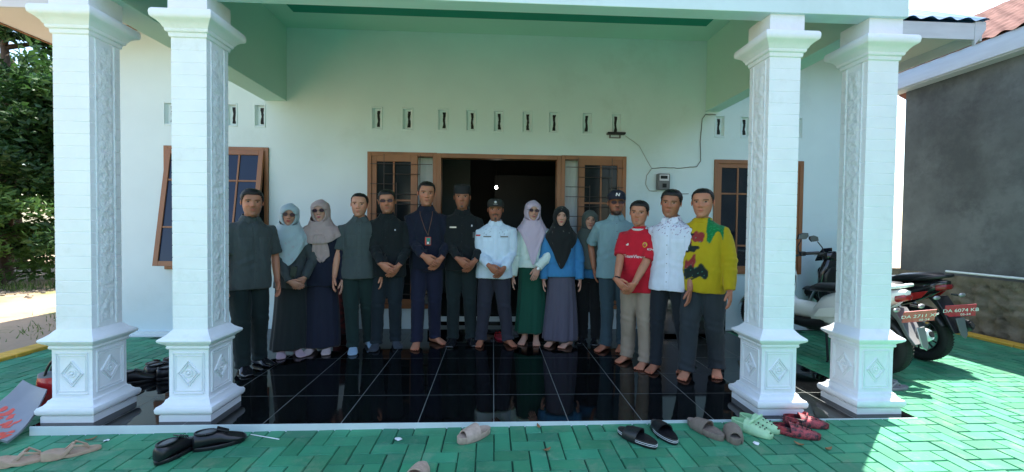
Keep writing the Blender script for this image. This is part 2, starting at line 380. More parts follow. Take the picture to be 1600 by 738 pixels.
def rect_frame(g, x0, x1, z0, z1, w_, y0, y1, bottom=True):
    g.box((x0, y0, z0), (x0 + w_, y1, z1)); g.box((x1 - w_, y0, z0), (x1, y1, z1)); g.box((x0 + w_, y0, z1 - w_), (x1 - w_, y1, z1))
    if bottom: g.box((x0 + w_, y0, z0), (x1 - w_, y1, z0 + w_))
def sash(win, x0, x1, z0, z1, nc, rows, glass, tilt=0, y=WY - .01, swing=0, hinge=0, w_=.058):
    """one glazed leaf in local coordinates about its hinge"""
    g = G()
    rect_frame(g, x0, x1, z0, z1, w_, -.018, .018)
    for i in range(1, nc):
        c = x0 + w_ + (x1 - x0 - 2 * w_) * i / nc; g.box((c - .011, -.014, z0 + w_), (c + .011, .014, z1 - w_))
    for r in rows: 
        xs = [x0 + w_] + [x0 + w_ + (x1 - x0 - 2 * w_) * i / nc for i in range(1, nc)] + [x1 - w_]
        for i in range(nc): g.box((xs[i] + (.011 if i else 0), -.0125, r - .011), (xs[i + 1] - (.011 if i < nc - 1 else 0), .0125, r + .011))
    s = g.build('sash', 'brown_wood', win, 35, .003)
    g = G(); g.box((x0 + w_, -.003, z0 + w_), (x1 - w_, .003, z1 - w_)); p = g.build('glass', glass, win)
    R = Matrix.Identity(4)
    if tilt: R = Matrix.Translation((0, 0, z1)) @ Matrix.Rotation(tilt, 4, 'X') @ Matrix.Translation((0, 0, -z1))
    if swing: R = Matrix.Translation((hinge, 0, 0)) @ Matrix.Rotation(swing, 4, 'Z') @ Matrix.Translation((-hinge, 0, 0))
    for o in (s, p): o.matrix_local = Matrix.Translation((0, y - WY, 0)) @ R
def windows():
    # casing parts sit under the house; sashes and panes are their sub-parts
    def casing(x0, x1, z0, z1, bottom=True):
        g = G(); rect_frame(g, x0, x1, z0, z1, .05, WY - .022, WY + .09, bottom)
        o = g.build('window', 'brown_wood', house, 35, .004); o.location = (0, -WY, 0); return o
    def sub(w_): return w_
    # outer-left window: two awning sashes tilted outward at the bottom
    wl = casing(-4.06, -2.81, .74, 2.26)
    g = G(); g.box((-4.01, WY + .08, .79), (-2.86, WY + .1, 2.21)); o = g.build('backing', 'inside_shade', wl)
    for a, b in ((-4.015, -3.44), (-3.43, -2.855)):
        n0 = len(bpy.data.objects); sash(wl, a, b, .785, 2.215, 2, (1.25, 1.83), 'navy_glass', tilt=rad(-9), y=2 * WY - .02)
    wr = casing(2.855, 4.055, .73, 2.22)
    for a, b in ((2.90, 3.455), (3.465, 4.01)): sash(wr, a, b, .775, 2.175, 2, (1.1, 1.78), 'dark_glass', y=2 * WY + .01)
    for s_, (a, b) in ((-1, (-1.60, -.735)), (1, (.846, 1.69))):
        wc = casing(a, b, .26, 2.235)
        g = G(); n = 26; V = []
        for i in range(n + 1):
            x = a + .05 + (b - a - .1) * i / n; V += [(x, WY + .13 + .012 * math.sin(i * 1.9), .3), (x, WY + .13 + .012 * math.sin(i * 1.9 + .3), 2.2)]
        g.add(V, [(2 * i, 2 * i + 2, 2 * i + 3, 2 * i + 1) for i in range(n)]); g.build('curtain', 'curtain', wc, 180)
        lw = .60
        if s_ < 0: sash(wc, a + .03, a + .03 + lw, .30, 2.2, 2, (.92, 1.63), 'shutter_glass', y=2 * WY + .008, swing=rad(-3), hinge=a + .03, w_=.085)
        else: sash(wc, b - .03 - lw, b - .03, .30, 2.2, 2, (.92, 1.63), 'shutter_glass', y=2 * WY + .008, swing=rad(3), hinge=b - .03, w_=.085)
        g = G(); y = WY - .062
        def rod(x0, z0, x1, z1, r=.004): g.tube([(x0, y, z0), (x1, y, z1)], r, 6)
        L, Rr, T, B = a + .05, b - .05, 2.2, .31; W = Rr - L
        for t in (.22, .80): rod(L + t * W, B, L + t * W, T)
        for t in (.42, .92): rod(L + t * W, B + .2, L + t * W, T - .35)
        z = T - .12; k = 0
        while z > B:
            if k % 3 == 0: rod(L, z, Rr, z)
            elif k % 3 == 1: rod(L + .22 * W, z, L + .8 * W, z)
            else: rod(L, z, L + .42 * W, z); rod(L + .8 * W, z, Rr, z)
            z -= .125; k += 1
        rod(L, .45, Rr, .45, .009)
        g.build('grille', 'iron', wc, 60)
windows()
def door():
    g = G(); rect_frame(g, -.735, .846, .0, 2.23, .055, WY - .025, WY + .1, False)
    d = g.build('door', 'brown_wood', house, 35, .004); d.location = (0, -WY, 0)
    # room behind the door
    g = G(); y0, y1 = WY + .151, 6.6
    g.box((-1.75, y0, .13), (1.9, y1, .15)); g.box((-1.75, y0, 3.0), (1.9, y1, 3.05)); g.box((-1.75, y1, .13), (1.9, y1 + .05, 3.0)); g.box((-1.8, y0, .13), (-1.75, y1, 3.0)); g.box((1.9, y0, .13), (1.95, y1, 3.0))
    hb(g, 'room', 'inside_shade')
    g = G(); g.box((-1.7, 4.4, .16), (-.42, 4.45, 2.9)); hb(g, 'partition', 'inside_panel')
    g = G(); g.box((.0, 5.2, .15), (1.8, 5.6, 2.3)); hb(g, 'cupboard', 'inside_shade')
    g = G(); g.box((-.79, WY - .34, .0), (.9, WY - .027, .075)); g.box((-.68, WY - .02, .0), (.79, WY + .15, .15)); hb(g, 'doorstep', 'black_tile', .004)
    g = G(); g.box((-.68, WY - .024, .1), (.79, WY - .0205, .165)); hb(g, 'threshold', 'step_white')
door()
def lamp():
    l = empty('ceiling_bulb', (.03, 4.3, 1.98), 0, 'small glowing white bulb hanging in the dark room', 'lamp')
    g = G(); g.ell((0, 0, 0), (.022, .022, .03)); g.build('bulb', 'bulb', l, 180)
    g = G(); g.tube([(0, 0, .03), (0, 0, 1.02)], .004, 6); g.build('cable', 'cord', l)
lamp()

# columns
COLS = [(-2.785, .2), (-2.04, .2), (2.035, .21), (2.765, .215)]
PROFILE = [(-.002, .166), (.04, .166), (.045, .158), (.052, .176), (.064, .183), (.085, .185), (.10, .178), (.108, .16), (.122, .148), (.138, .142), (.14, .136), (.15, .128), (.47, .128), (.474, .137), (.484, .141), (.494, .137), (.506, .146), (.514, .160), (.526, .173), (.536, .176), (.545, .172), (.556, .155), (.570, .138), (.592, .121), (.60, .1135)]
TOPP = [(2.535, .1135), (2.54, .122), (2.565, .125), (2.568, .134), (2.578, .139), (2.588, .139), (2.594, .145), (2.608, .152), (2.624, .168), (2.634, .184), (2.642, .192), (2.665, .195), (2.684, .192), (2.694, .184), (2.698, .125), (2.84, .125)]
def column(x, y, k):
    def sq(z, h, jit=0):
        pts = []; n = 4
        c = [(-h, -h), (h, -h), (h, h), (-h, h)]
        return [(x + a, y + b, z) for a, b in c]
    col = None
    g = G(); rings = [sq(*p) for p in PROFILE]; z = .6; st = .0775
    zt = 2.535; nc = int((zt - z) / st); st = (zt - z) / nc
    for i in range(1, nc + 1):
        zz = z + i * st; h = .1135
        if i < nc: rings += [sq(zz - .003, h), sq(zz - .001, h - .0018), sq(zz + .001, h - .0018), sq(zz + .003, h)]
    rings += [sq(*p) for p in TOPP]
    g.use('column_paint'); g.loft(rings)
    col = g.build('column', None, house, 40, .0025); col.location = (0, -WY, 0)
    # carved relief on each face: framed diamond with a rosette on the pedestal, embossed field on the shaft
    g = G()
    for (nx, ny) in ((0, -1), (1, 0), (-1, 0), (0, 1)):
        N = Vector((nx, ny, 0)); T = Vector((-ny, nx, 0)); O = Vector((x, y, 0)) + N * .128
        def P(u, z_, d=0): return O + T * u + N * d + Vector((0, 0, z_))
        def bar(u0, z0, u1, z1, w_=.0045, d=.006):
            a = P(u0, z0); b = P(u1, z1); t = (b - a).normalized(); s_ = t.cross(N) * w_
            ring = lambda p: [p - s_, p - s_ * .5 + N * d, p + s_ * .5 + N * d, p + s_]
            g.loft([ring(a), ring(b)])
        for q, dd in ((.098, .007), (.085, .004)):
            z0, z1 = .31 - q * 1.38, .31 + q * 1.38
            bar(-q, z0, q, z0, d=dd); bar(-q, z1, q, z1, d=dd); bar(-q, z0, -q, z1, d=dd); bar(q, z0, q, z1, d=dd)
        for q in (.068, .052):
            bar(-q, .31, 0, .31 + q * 1.25, .005, .008); bar(0, .31 + q * 1.25, q, .31, .005, .008); bar(q, .31, 0, .31 - q * 1.25, .005, .008); bar(0, .31 - q * 1.25, -q, .31, .005, .008)
        g.torus(P(0, .31, .001), .022, .006, 20, 8, T, (0, 0, 1)); g.ell(P(0, .31, .002), (.011, .011, .011), 10, 7)
    g.build('relief', 'column_paint', col, 40)
    g = G(); g.use('column_emboss')
    for (nx, ny) in ((1, 0), (-1, 0)):
        X = x + nx * .1135; n, m_ = 10, 130; V = []
        for i in range(n + 1):
            for j in range(m_ + 1):
                yy = y + (-.055 + .11 * i / n) ; zz = .63 + 1.87 * j / m_
                e = min(i, n - i, j, m_ - j)
                u = (zz * 11) % 1; d = .002 + .004 * abs(math.sin(zz * 40 + 3 * math.sin(yy * 60))) * abs(math.cos(yy * 50)) if e else -.001
                V.append((X + nx * d, yy, zz))
        g.add(V, [(i * (m_ + 1) + j, (i + 1) * (m_ + 1) + j, (i + 1) * (m_ + 1) + j + 1, i * (m_ + 1) + j + 1) for i in range(n) for j in range(m_)])
        for dy in (-.068, .068): g.box((X - .001 if nx > 0 else X - .006, y + dy - .005, .61), (X + .006 if nx > 0 else X + .001, y + dy + .005, 2.53))
    g.build('emboss_panel', None, col, 60)
for k, (x, y) in enumerate(COLS): column(x, y, k)

def roof():
    bz, ft = 2.83, 4.0
    g = G()
    g.box((-2.93, .065, bz), (2.905, .19, 3.95)); hb(g, 'front_beam', 'wall_paint', .004)
    g = G(); g.box((-2.86, .192, bz + .01), (-2.594, WY - .001, 3.95)); hb(g, 'side_beam', 'ceiling_paint', .003)
    g = G(); g.box((2.725, .192, bz + .01), (2.905, WY - .001, 3.95)); hb(g, 'side_beam', 'ceiling_paint', .003)
    g = G(); g.box((-2.592, .192, 3.745), (2.723, WY - .001, 3.86)); hb(g, 'ceiling', 'ceiling_paint')
    g = G(); g.box((-2.32, .6, 3.735), (2.5, 2.13, 3.744)); hb(g, 'ceiling_inset', 'teal_paint')
    g = G(); g.box((-3.2, -.1, 3.96), (3.46, WY, 4.04)); hb(g, 'porch_roof', 'wall_paint')
    # main eaves
    x0, x1, ye, zs = -5.86, 5.62, 1.86, 3.66
    for a, b in ((x0, -2.861), (2.906, x1)):
        g = G(); g.box((a, ye, zs), (b, 10.2, zs + .02)); hb(g, 'eave_soffit', 'soffit_paint')
    g = G(); g.box((x0 - .02, ye, zs - .015), (x0, 10.2, zs + .13)); hb(g, 'left_fascia', 'brown_wood')
    g = G(); g.box((2.91, ye - .03, zs - .12), (x1 - .1, ye - .002, zs + .07)); hb(g, 'fascia', 'fascia_wood', .003); g = G(); g.box((x1, ye, zs - .12), (x1 + .03, 10.2, zs + .09)); hb(g, 'fascia', 'fascia_wood', .003); g = G()
    g.prism([(x1 - .098, ye - .034, zs - .19), (x1 + .034, ye - .034, zs + .0), (x1 + .034, ye - .034, zs + .09), (x1 - .098, ye - .034, zs + .09)], (0, .032, 0))
    hb(g, 'fascia_end', 'fascia_wood', .003); g = G(); g.box((-5.88, ye - .03, zs - .12), (-2.93, ye - .002, zs + .07)); hb(g, 'fascia', 'fascia_wood', .003)
    # blue corrugated metal hip roof
    def sheet_roof(A, B, Cc, D, nu, wav):
        A, B, Cc, D = map(Vector, (A, B, Cc, D)); V = []; nv = 12; N = (B - A).cross(D - A).normalized()
        for i in range(nu + 1):
            for j in range(nv + 1):
                u, v = i / nu, j / nv; p = (A * (1 - u) + B * u) * (1 - v) + (D * (1 - u) + Cc * u) * v
                V.append(p + N * (wav * math.sin(i * PI / 4) + .012 * ((v * 6) % 1)))
        return V, [(i * (nv + 1) + j, (i + 1) * (nv + 1) + j, (i + 1) * (nv + 1) + j + 1, i * (nv + 1) + j + 1) for i in range(nu) for j in range(nv)]
    rz, xl, xr, yb = 6.7, x0 - .03, x1 + .05, 10.3; yf = ye - .06; z0 = zs + .1
    g = G(); ins = 4.0
    g.add(*sheet_roof((xl, yf, z0), (xr, yf, z0), (xr - ins, (yf + yb) / 2, rz), (xl + ins, (yf + yb) / 2, rz), 420, .016))
    g.add(*sheet_roof((xr, yf, z0), (xr, yb, z0), (xr - ins, (yf + yb) / 2, rz), (xr - ins, (yf + yb) / 2, rz), 300, .016))
    g.add(*sheet_roof((xl, yb, z0), (xl, yf, z0), (xl + ins, (yf + yb) / 2, rz), (xl + ins, (yf + yb) / 2, rz), 300, .016))
    g.add(*sheet_roof((xr, yb, z0), (xl, yb, z0), (xl + ins, (yf + yb) / 2, rz), (xr - ins, (yf + yb) / 2, rz), 300, .016))
    hb(g, 'roof', 'blue_metal', 0, 180)
    # small round fittings under the eaves
    for a in (-4.42, 4.1):
        g = G(); g.box((a, WY - .12, 3.64), (a + .3, WY - .02, 3.658)); hb(g, 'vent_strip', 'brown_wood')
roof()

# ------------------------------------------------------------------ things on the wall
def wall_things():
    b = empty('wifi_box', (1.54, WY - .03, 2.52), 0, 'flat black box mounted under a vent, right of the door', 'router')
    g = G(); g.box((-.115, -.05, -.012), (.115, .025, .014)); g.build('body', 'black_plastic', b, 35, .004)
    g = G(); g.box((-.08, .0, -.045), (-.065, .025, -.012)); g.box((.05, .0, -.045), (.065, .025, -.012)); g.box((-.08, .0, -.052), (.065, .025, -.045)); g.build('bracket', 'grey_plastic', b)
    m = empty('electric_meter', (2.165, WY, 1.81), 0, 'grey electric meter box fixed on the white wall', 'meter')
    g = G(); g.box((-.08, -.075, 0), (.08, -.002, .21)); g.build('body', 'grey_plastic', m, 35, .012)
    g = G(); g.box((-.062, -.083, .115), (.062, -.0755, .195)); g.build('window', 'silver', m, 35, .002)
    g = G(); g.box((-.05, -.086, .14), (.04, -.0835, .18)); g.box((-.02, -.082, .03), (.03, -.0755, .08)); g.build('display', 'matte_black', m)
    def wire(pts, r, m_, lab):
        g = G(); P = []
        for i in range(len(pts) - 1):
            a, b_ = Vector(pts[i]), Vector(pts[i + 1]); n = max(2, int((b_ - a).length / .04))
            for j in range(n):
                t = j / n; P.append(a.lerp(b_, t) + Vector((random.uniform(-.002, .002), 0, random.uniform(-.003, .003))))
        P.append(Vector(pts[-1])); g.tube(P, r, 6); o = g.build('cable', m_, None, 180); tag(o, lab, 'cable')
    wire([(1.66, WY - .03, 2.5), (1.85, WY - .02, 2.38), (1.93, WY - .01, 2.25), (2.02, WY - .01, 2.10)], .0035, 'white_cord', 'thin pale cable sagging from the black box to the wall clip')
    wire([(2.02, WY - .008, 2.09), (2.2, WY - .008, 2.105), (2.4, WY - .008, 2.10), (2.62, WY - .008, 2.125), (2.67, WY - .008, 2.2), (2.66, WY - .008, 2.45), (2.68, WY - .008, 2.74), (2.72, WY - .01, 2.80), (2.86, WY - .01, 2.80)], .0045, 'grey_plastic', 'dark cable running along the wall and up to the beam')
    wire([(2.02, WY - .008, 2.08), (1.96, WY - .008, 2.0), (1.95, WY - .008, 1.88), (2.0, WY - .008, 1.8), (2.1, WY - .008, 1.8)], .005, 'white_cord', 'thin cable looping down left of the electric meter')
    wire([(2.25, WY - .006, 1.78), (2.35, WY - .006, 1.765), (2.52, WY - .006, 1.77)], .0035, 'cord', 'short thin wire on the wall right of the meter')
wall_things()

# ------------------------------------------------------------------ neighbour
def neighbour():
    X = 6.3
    n = empty('neighbour_house', (X, 1, 0), 0, 'neighbouring house with bare grey cement wall and red tiled roof', 'house')
    g = G(); g.box((X + .08, -4, .62), (11.2, 3.45, 3.55)); 
    g.prism([(X + .08, 3.45, 3.55), (11.2, 3.45, 3.55), (8.7, 3.45, 4.95)], (0, -7.4, 0)); n1 = g.build('wall', 'cement', n, 35, 0, True)
    # rubble foundation
    rs = random.Random(5); V = []; F = []; ny, nz = 150, 26
    g = G()
    for i in range(ny + 1):
        for j in range(nz + 1):
            y = -4 + 7.62 * i / ny; z = -.25 + .97 * j / nz
            V.append((0, y, z))
    V = np.array(V); cells = np.array([(rs.uniform(-4, 3.6), rs.uniform(-.25, .72)) for _ in range(420)])
    d = np.sqrt(((V[:, None, 1:] - cells[None]) ** 2).sum(2)); d.sort(axis=1); e = np.clip((d[:, 1] - d[:, 0]) / .05, 0, 1)
    V[:, 0] = X + .07 - (.07 * e ** .6) - .05 * np.clip(.7 - V[:, 2], 0, 1) + .015 * sines(V, 14, 8, 3)
    g.add(V, [(i * (nz + 1) + j, (i + 1) * (nz + 1) + j, (i + 1) * (nz + 1) + j + 1, i * (nz + 1) + j + 1) for i in range(ny) for j in range(nz)])
    g.box((X + .09, 3.452, -.25), (11.2, 3.62, .72)); g.box((X + .09, -4, -.25), (11.2, 3.45, .619))
    g.build('foundation', 'stone', n, 180, 0, True)
    g = G(); g.box((X - .12, -4.6, 3.5), (X - .09, 6.9, 3.74)); g.box((X - .09, -4.6, 3.48), (X + .1, 6.9, 3.51)); g.build('fascia', 'fascia_wood', n, 35, 0, True)
    # tiled roof, rows of curved tiles
    def slope(sx, xe, xrdg, name):
        nu, nv = 500, 96; V = np.zeros(((nu + 1) * (nv + 1), 3)); k = 0
        ii, jj = np.meshgrid(np.arange(nu + 1), np.arange(nv + 1), indexing='ij'); ii = ii.ravel(); jj = jj.ravel()
        y = -4.7 + 11.7 * ii / nu; v = jj / nv; x = xe + (xrdg - xe) * v; z = 3.73 + (5.25 - 3.73) * v
        row = v * 12; z = z + .022 * (1 - (row % 1)) * (jj < nv) + .018 * np.sin(y * 2 * PI / .2)
        V = np.stack([x, y, z], 1)
        g = G(); g.add(V, [(i * (nv + 1) + j, (i + 1) * (nv + 1) + j, (i + 1) * (nv + 1) + j + 1, i * (nv + 1) + j + 1) for i in range(nu) for j in range(nv)])
        return g.build(name, 'roof_tile', n, 40, 0, True)
    slope(1, X - .15, 8.7, 'roof'); slope(-1, 11.4, 8.7, 'roof')
    p = G(); p.tube([(X - .06, -3, .775), (X - .06, 2.67, .77)], .016, 8); o = tag(p.build('pipe', 'white_gloss', None, 60), 'thin white pipe running along the foot of the grey cement wall', 'pipe')
    # pale house further back seen in the gap
    f = empty('distant_house', (8.2, 9.5, 0), 0, 'pale house with a low brown roof seen in the gap behind the pillar', 'house')
    g = G(); g.box((5.6, 8.6, -.2), (9.4, 12, 2.95)); g.build('wall', 'wall_paint', f, 35, 0, True)
    g = G(); g.prism([(5.3, 8.2, 2.9), (9.7, 8.2, 2.9), (9.7, 8.2, 2.98), (7.5, 8.2, 3.9), (5.3, 8.2, 2.98)], (0, 4.2, 0)); g.build('roof', 'roof_tile', f, 35, 0, True)
    g = G(); g.box((6.3, 8.57, .9), (7.0, 8.598, 1.9)); g.build('window', 'dark_glass', f, 35, 0, True)
neighbour()

# ------------------------------------------------------------------ trees
def tree(x, y, h, r, label, leaf, seed, n=9000, low=.12, ls=.1, group='trees left of the house', name='tree', zb=-.2):
    rs = np.random.default_rng(seed); t = empty(name, (x, y, zb), rs.uniform(0, 6), label, 'tree', group)
    g = G(); lean = rs.uniform(-.05, .05, 2) * h
    def pt(a): return Vector((lean[0] * a * a + .06 * math.sin(a * 5 + seed), lean[1] * a * a + .05 * math.cos(a * 6), h * .8 * a))
    g.tube([pt(i / 8) for i in range(9)], [h * .022 * (1 - .75 * i / 8) + .01 for i in range(9)], 9)
    cl = []
    for k in range(22):
        a = rs.uniform(low * .8, .98); b = pt(a); an = rs.uniform(0, 6.28); L = r * rs.uniform(.45, 1.) * (1 - .55 * max(0, a - .45) / .55)
        e = b + Vector((math.cos(an) * L, math.sin(an) * L, L * rs.uniform(.1, .6)))
        mid = b.lerp(e, .5) + Vector((0, 0, L * .12)); g.tube([b, mid, e], [h * .008, h * .005, .008], 6); cl += [(e, rs.uniform(.28, .5)), (mid, rs.uniform(.2, .4)), (mid.lerp(e, .6), .35)]
        for q in range(2):
            f_ = e + Vector(rs.normal(0, .28, 3)) * r * .5; cl.append((f_, rs.uniform(.2, .38)))
    g.build('trunk', 'bark', t, 60)
    c = np.array([q[0] for q in cl]); rad_ = np.array([q[1] for q in cl]) * r * .62
    idx = rs.integers(0, len(c), n); d = rs.normal(size=(n, 3)); d /= np.linalg.norm(d, axis=1)[:, None]
    P = c[idx] + d * (rad_[idx] * rs.uniform(.25, 1, n) ** .5)[:, None] * np.array([1, 1, .75])
    P = P[P[:, 2] > .05]; n = len(P)
    a = rs.normal(size=(n, 3)); a[:, 2] *= .6; a /= np.linalg.norm(a, axis=1)[:, None]; b = np.cross(a, rs.normal(size=(n, 3))); b /= np.linalg.norm(b, axis=1)[:, None]
    s = (ls * rs.uniform(.6, 1.3, n))[:, None]; nn = np.cross(a, b)
    V = np.stack([P - a * s, P + b * s * .42 + nn * s * .12, P + a * s, P - b * s * .42 + nn * s * .12], 1).reshape(-1, 3)
    me = bpy.data.meshes.new('crown'); me.from_pydata(V.tolist(), [], [(4 * i, 4 * i + 1, 4 * i + 2, 4 * i + 3) for i in range(n)])
    link('crown', me, leaf, t)
    return t
tree(-12.3, 8.3, 8.6, 2.7, 'tall dense broadleaf tree leftmost beside the sandy ground', 'leaf_dark', 1, 20000)
tree(-10.6, 8.8, 7.6, 2.4, 'bushy dark tree right beside the left pillar', 'leaf_dark', 2, 20000, low=.05)
tree(-15.5, 11.5, 8.5, 3., 'tallest airy tree with sky showing through its crown', 'leaf_mid', 3, 9000, low=.35, ls=.13)
tree(-12.6, 12.5, 7.2, 2.8, 'lighter green tree standing behind the dark trees', 'leaf_mid', 4, 10000, ls=.12)
tree(-11.4, 7.3, 2.6, 1.5, 'low leafy shrub with pale young leaves at the edge of the sand', 'leaf_light', 5, 5000, low=.02, ls=.08, name='shrub')
tree(-13.2, 7.6, 2.8, 1.6, 'low dark shrub at the far edge of the sand', 'leaf_dark', 6, 6000, low=.02, ls=.09, name='shrub')
tree(-9.3, 9.2, 4.4, 1.8, 'small dark tree beside the house corner', 'leaf_dark', 8, 9000, low=.05)
# trees across the yard that the window panes and glossy floor reflect
for k, (x, y, h) in enumerate([(-9, -17, 7), (-2, -20, 8), (6, -18, 7), (13, -16, 7.5)]):
    tree(x, y, h, 3.2, ['broad tree across the yard, far left behind the camera', 'tall tree across the yard, straight behind the camera', 'broad tree across the yard, right behind the camera', 'tall tree across the yard, far right behind the camera'][k], 'leaf_mid', 20 + k, 4500, ls=.2, group='trees across the yard')
def grass():
    rs = np.random.default_rng(3); n = 14000; x = rs.uniform(-15, -5.3, n); y = rs.uniform(1.5, 8.5, n)
    k = (np.sin(x * 1.7 + np.sin(y * 1.3)) + np.sin(y * 2.1 + x) * .7 + rs.normal(0, .4, n) + (y > 6.3) * 1.2) > .9; x, y = x[k], y[k]; n = len(x)
    a = rs.uniform(0, 6.28, n); h = rs.uniform(.03, .11, n) * (1 + (y > 6.4)); w_ = .008
    z = -.19 + .03 * np.sin(x * .7) * np.cos(y * .6)
    V = np.stack([np.stack([x - w_ * np.cos(a), y - w_ * np.sin(a), z], 1), np.stack([x + w_ * np.cos(a), y + w_ * np.sin(a), z], 1), np.stack([x + rs.normal(0, .03, n), y + rs.normal(0, .03, n), z + h], 1)], 1).reshape(-1, 3)
    me = bpy.data.meshes.new('grass'); me.from_pydata(V.tolist(), [], [(3 * i, 3 * i + 1, 3 * i + 2) for i in range(n)]); tag(link('grass', me, 'grass_blade'), 'sparse short grass on the sandy ground', 'grass', kind='stuff')
    g = G(); 
    for i in range(160):
        px_, py_ = (rs.uniform(-14, -6.5), rs.uniform(5.6, 7.0)) if i < 110 else (rs.uniform(6.12, 6.24), rs.uniform(-1.5, 3.4)); s = rs.uniform(.02, .06)
        zb_ = -.19 + .03 * math.sin(px_ * .7) * math.cos(py_ * .6)
        g.ell((px_, py_, zb_ + s * .3), (s, s * rs.uniform(.6, 1), s * .6), 7, 5)
    tag(g.build('rubble', 'stone', None, 60), 'loose stones and rubble along the ground edges', 'rubble', kind='stuff')
grass()

# ------------------------------------------------------------------ people
HN, HM = 88, 58            # head grid: around, up
def _interp(z, tab): 
    t = np.array(tab); return np.interp(z, t[:, 0], t[:, 1])
ZW = [(-.5, .05), (-.485, .12), (-.45, .175), (-.38, .232), (-.28, .278), (-.15, .31), (0, .33), (.12, .342), (.25, .338), (.36, .30), (.44, .22), (.48, .13), (.5, .0)]
ZF = [(-.5, .25), (-.485, .31), (-.45, .35), (-.38, .365), (-.28, .37), (-.15, .375), (0, .378), (.12, .39), (.25, .375), (.36, .31), (.44, .21), (.48, .12), (.5, .0)]
ZB = [(-.5, -.15), (-.485, -.1), (-.45, -.04), (-.38, .06), (-.28, .17), (-.15, .30), (0, .40), (.12, .45), (.25, .44), (.36, .37), (.44, .26), (.48, .15), (.5, .0)]
def head_grid(wide=1., female=False, sd=0):
    q_ = np.random.default_rng(sd + 50); jaw, nose, longf, brow_, cheek, lipk = q_.uniform(-1, 1, 6)
    wide *= .95
    """unit-height head, facing -Y, centre at 0; returns verts, faces, (x, f, z) unit coordinates"""
    zs = -.5 * np.cos(np.linspace(0, PI, HM)); zs = zs * .75 + np.linspace(-.5, .5, HM) * .25
    a = np.linspace(0, 2 * PI, HN, endpoint=False)
    Z, A = np.meshgrid(zs, a, indexing='ij')
    Wd = _interp(Z, ZW) * wide; F = _interp(Z, ZF); B = _interp(Z, ZB)
    Wd = Wd * (1 + .05 * jaw * np.clip((-.05 - Z) * 3, 0, 1)) * (1 - .02 * longf)
    if female: Wd = Wd * np.where(Z < -.1, .93, .98)
    sA, cA = np.sin(A), np.cos(A); p = 2 / 2.25
    ex = np.sign(sA) * np.abs(sA) ** p; ey = np.sign(cA) * np.abs(cA) ** p
    X = Wd * ex; Y = np.where(cA > 0, F * ey, B * ey)
    fr = np.clip(cA * 1.6, 0, 1)
    g = lambda x0, z0, sx, sz: np.exp(-((X - x0) / sx) ** 2 - ((Z - z0) / sz) ** 2)
    d = np.zeros_like(X)
    t = np.clip((.10 - Z) / .20, 0, 1); nw = .035 + .03 * t; nw = nw * (1 + .15 * cheek); na = .02 + (.085 if not female else .068) * (1 + .22 * nose) * t ** 1.3
    d += na * np.exp(-(X / nw) ** 2) * (1 / (1 + np.exp((-.135 - Z) / .012))) * (Z < .25) * np.exp(-(np.clip(Z - .1, 0, 1) / .06) ** 2)
    d += .035 * (g(.062, -.115, .028, .026) + g(-.062, -.115, .028, .026))
    for s_ in (-1, 1):
        d -= .045 * g(s_ * .145, .045, .075, .05); d += .022 * g(s_ * .145, .045, .045, .03); d += (.018 if not female else .008) * g(s_ * .14, .125, .1, .03)
        d += (.022 + .012 * cheek) * g(s_ * .19, -.08, .07, .07); d += .008 * brow_ * g(s_ * .12, .13, .09, .03); d -= .012 * g(s_ * .2, -.24, .05, .08)
    d *= 1.15; d += (.030 + .008 * lipk) * g(0, -.225, .075, .020) + .030 * g(0, -.268, .068, .022) - .018 * g(0, -.247, .085, .009) + .012 * g(0, -.25, .12, .08)
    d -= .012 * g(0, -.33, .1, .02); d += .028 * g(0, -.42, .09, .05)
    Y = Y + d * fr
    V = np.stack([X, -Y, Z], 2)
    k = lambda i, j: i * HN + (j % HN)
    F_ = [(k(i, j), k(i, j + 1), k(i + 1, j + 1), k(i + 1, j)) for i in range(HM - 1) for j in range(HN)]
    return V.reshape(-1, 3), F_, X.ravel(), (cA > 0).ravel(), Z.ravel(), A.ravel()
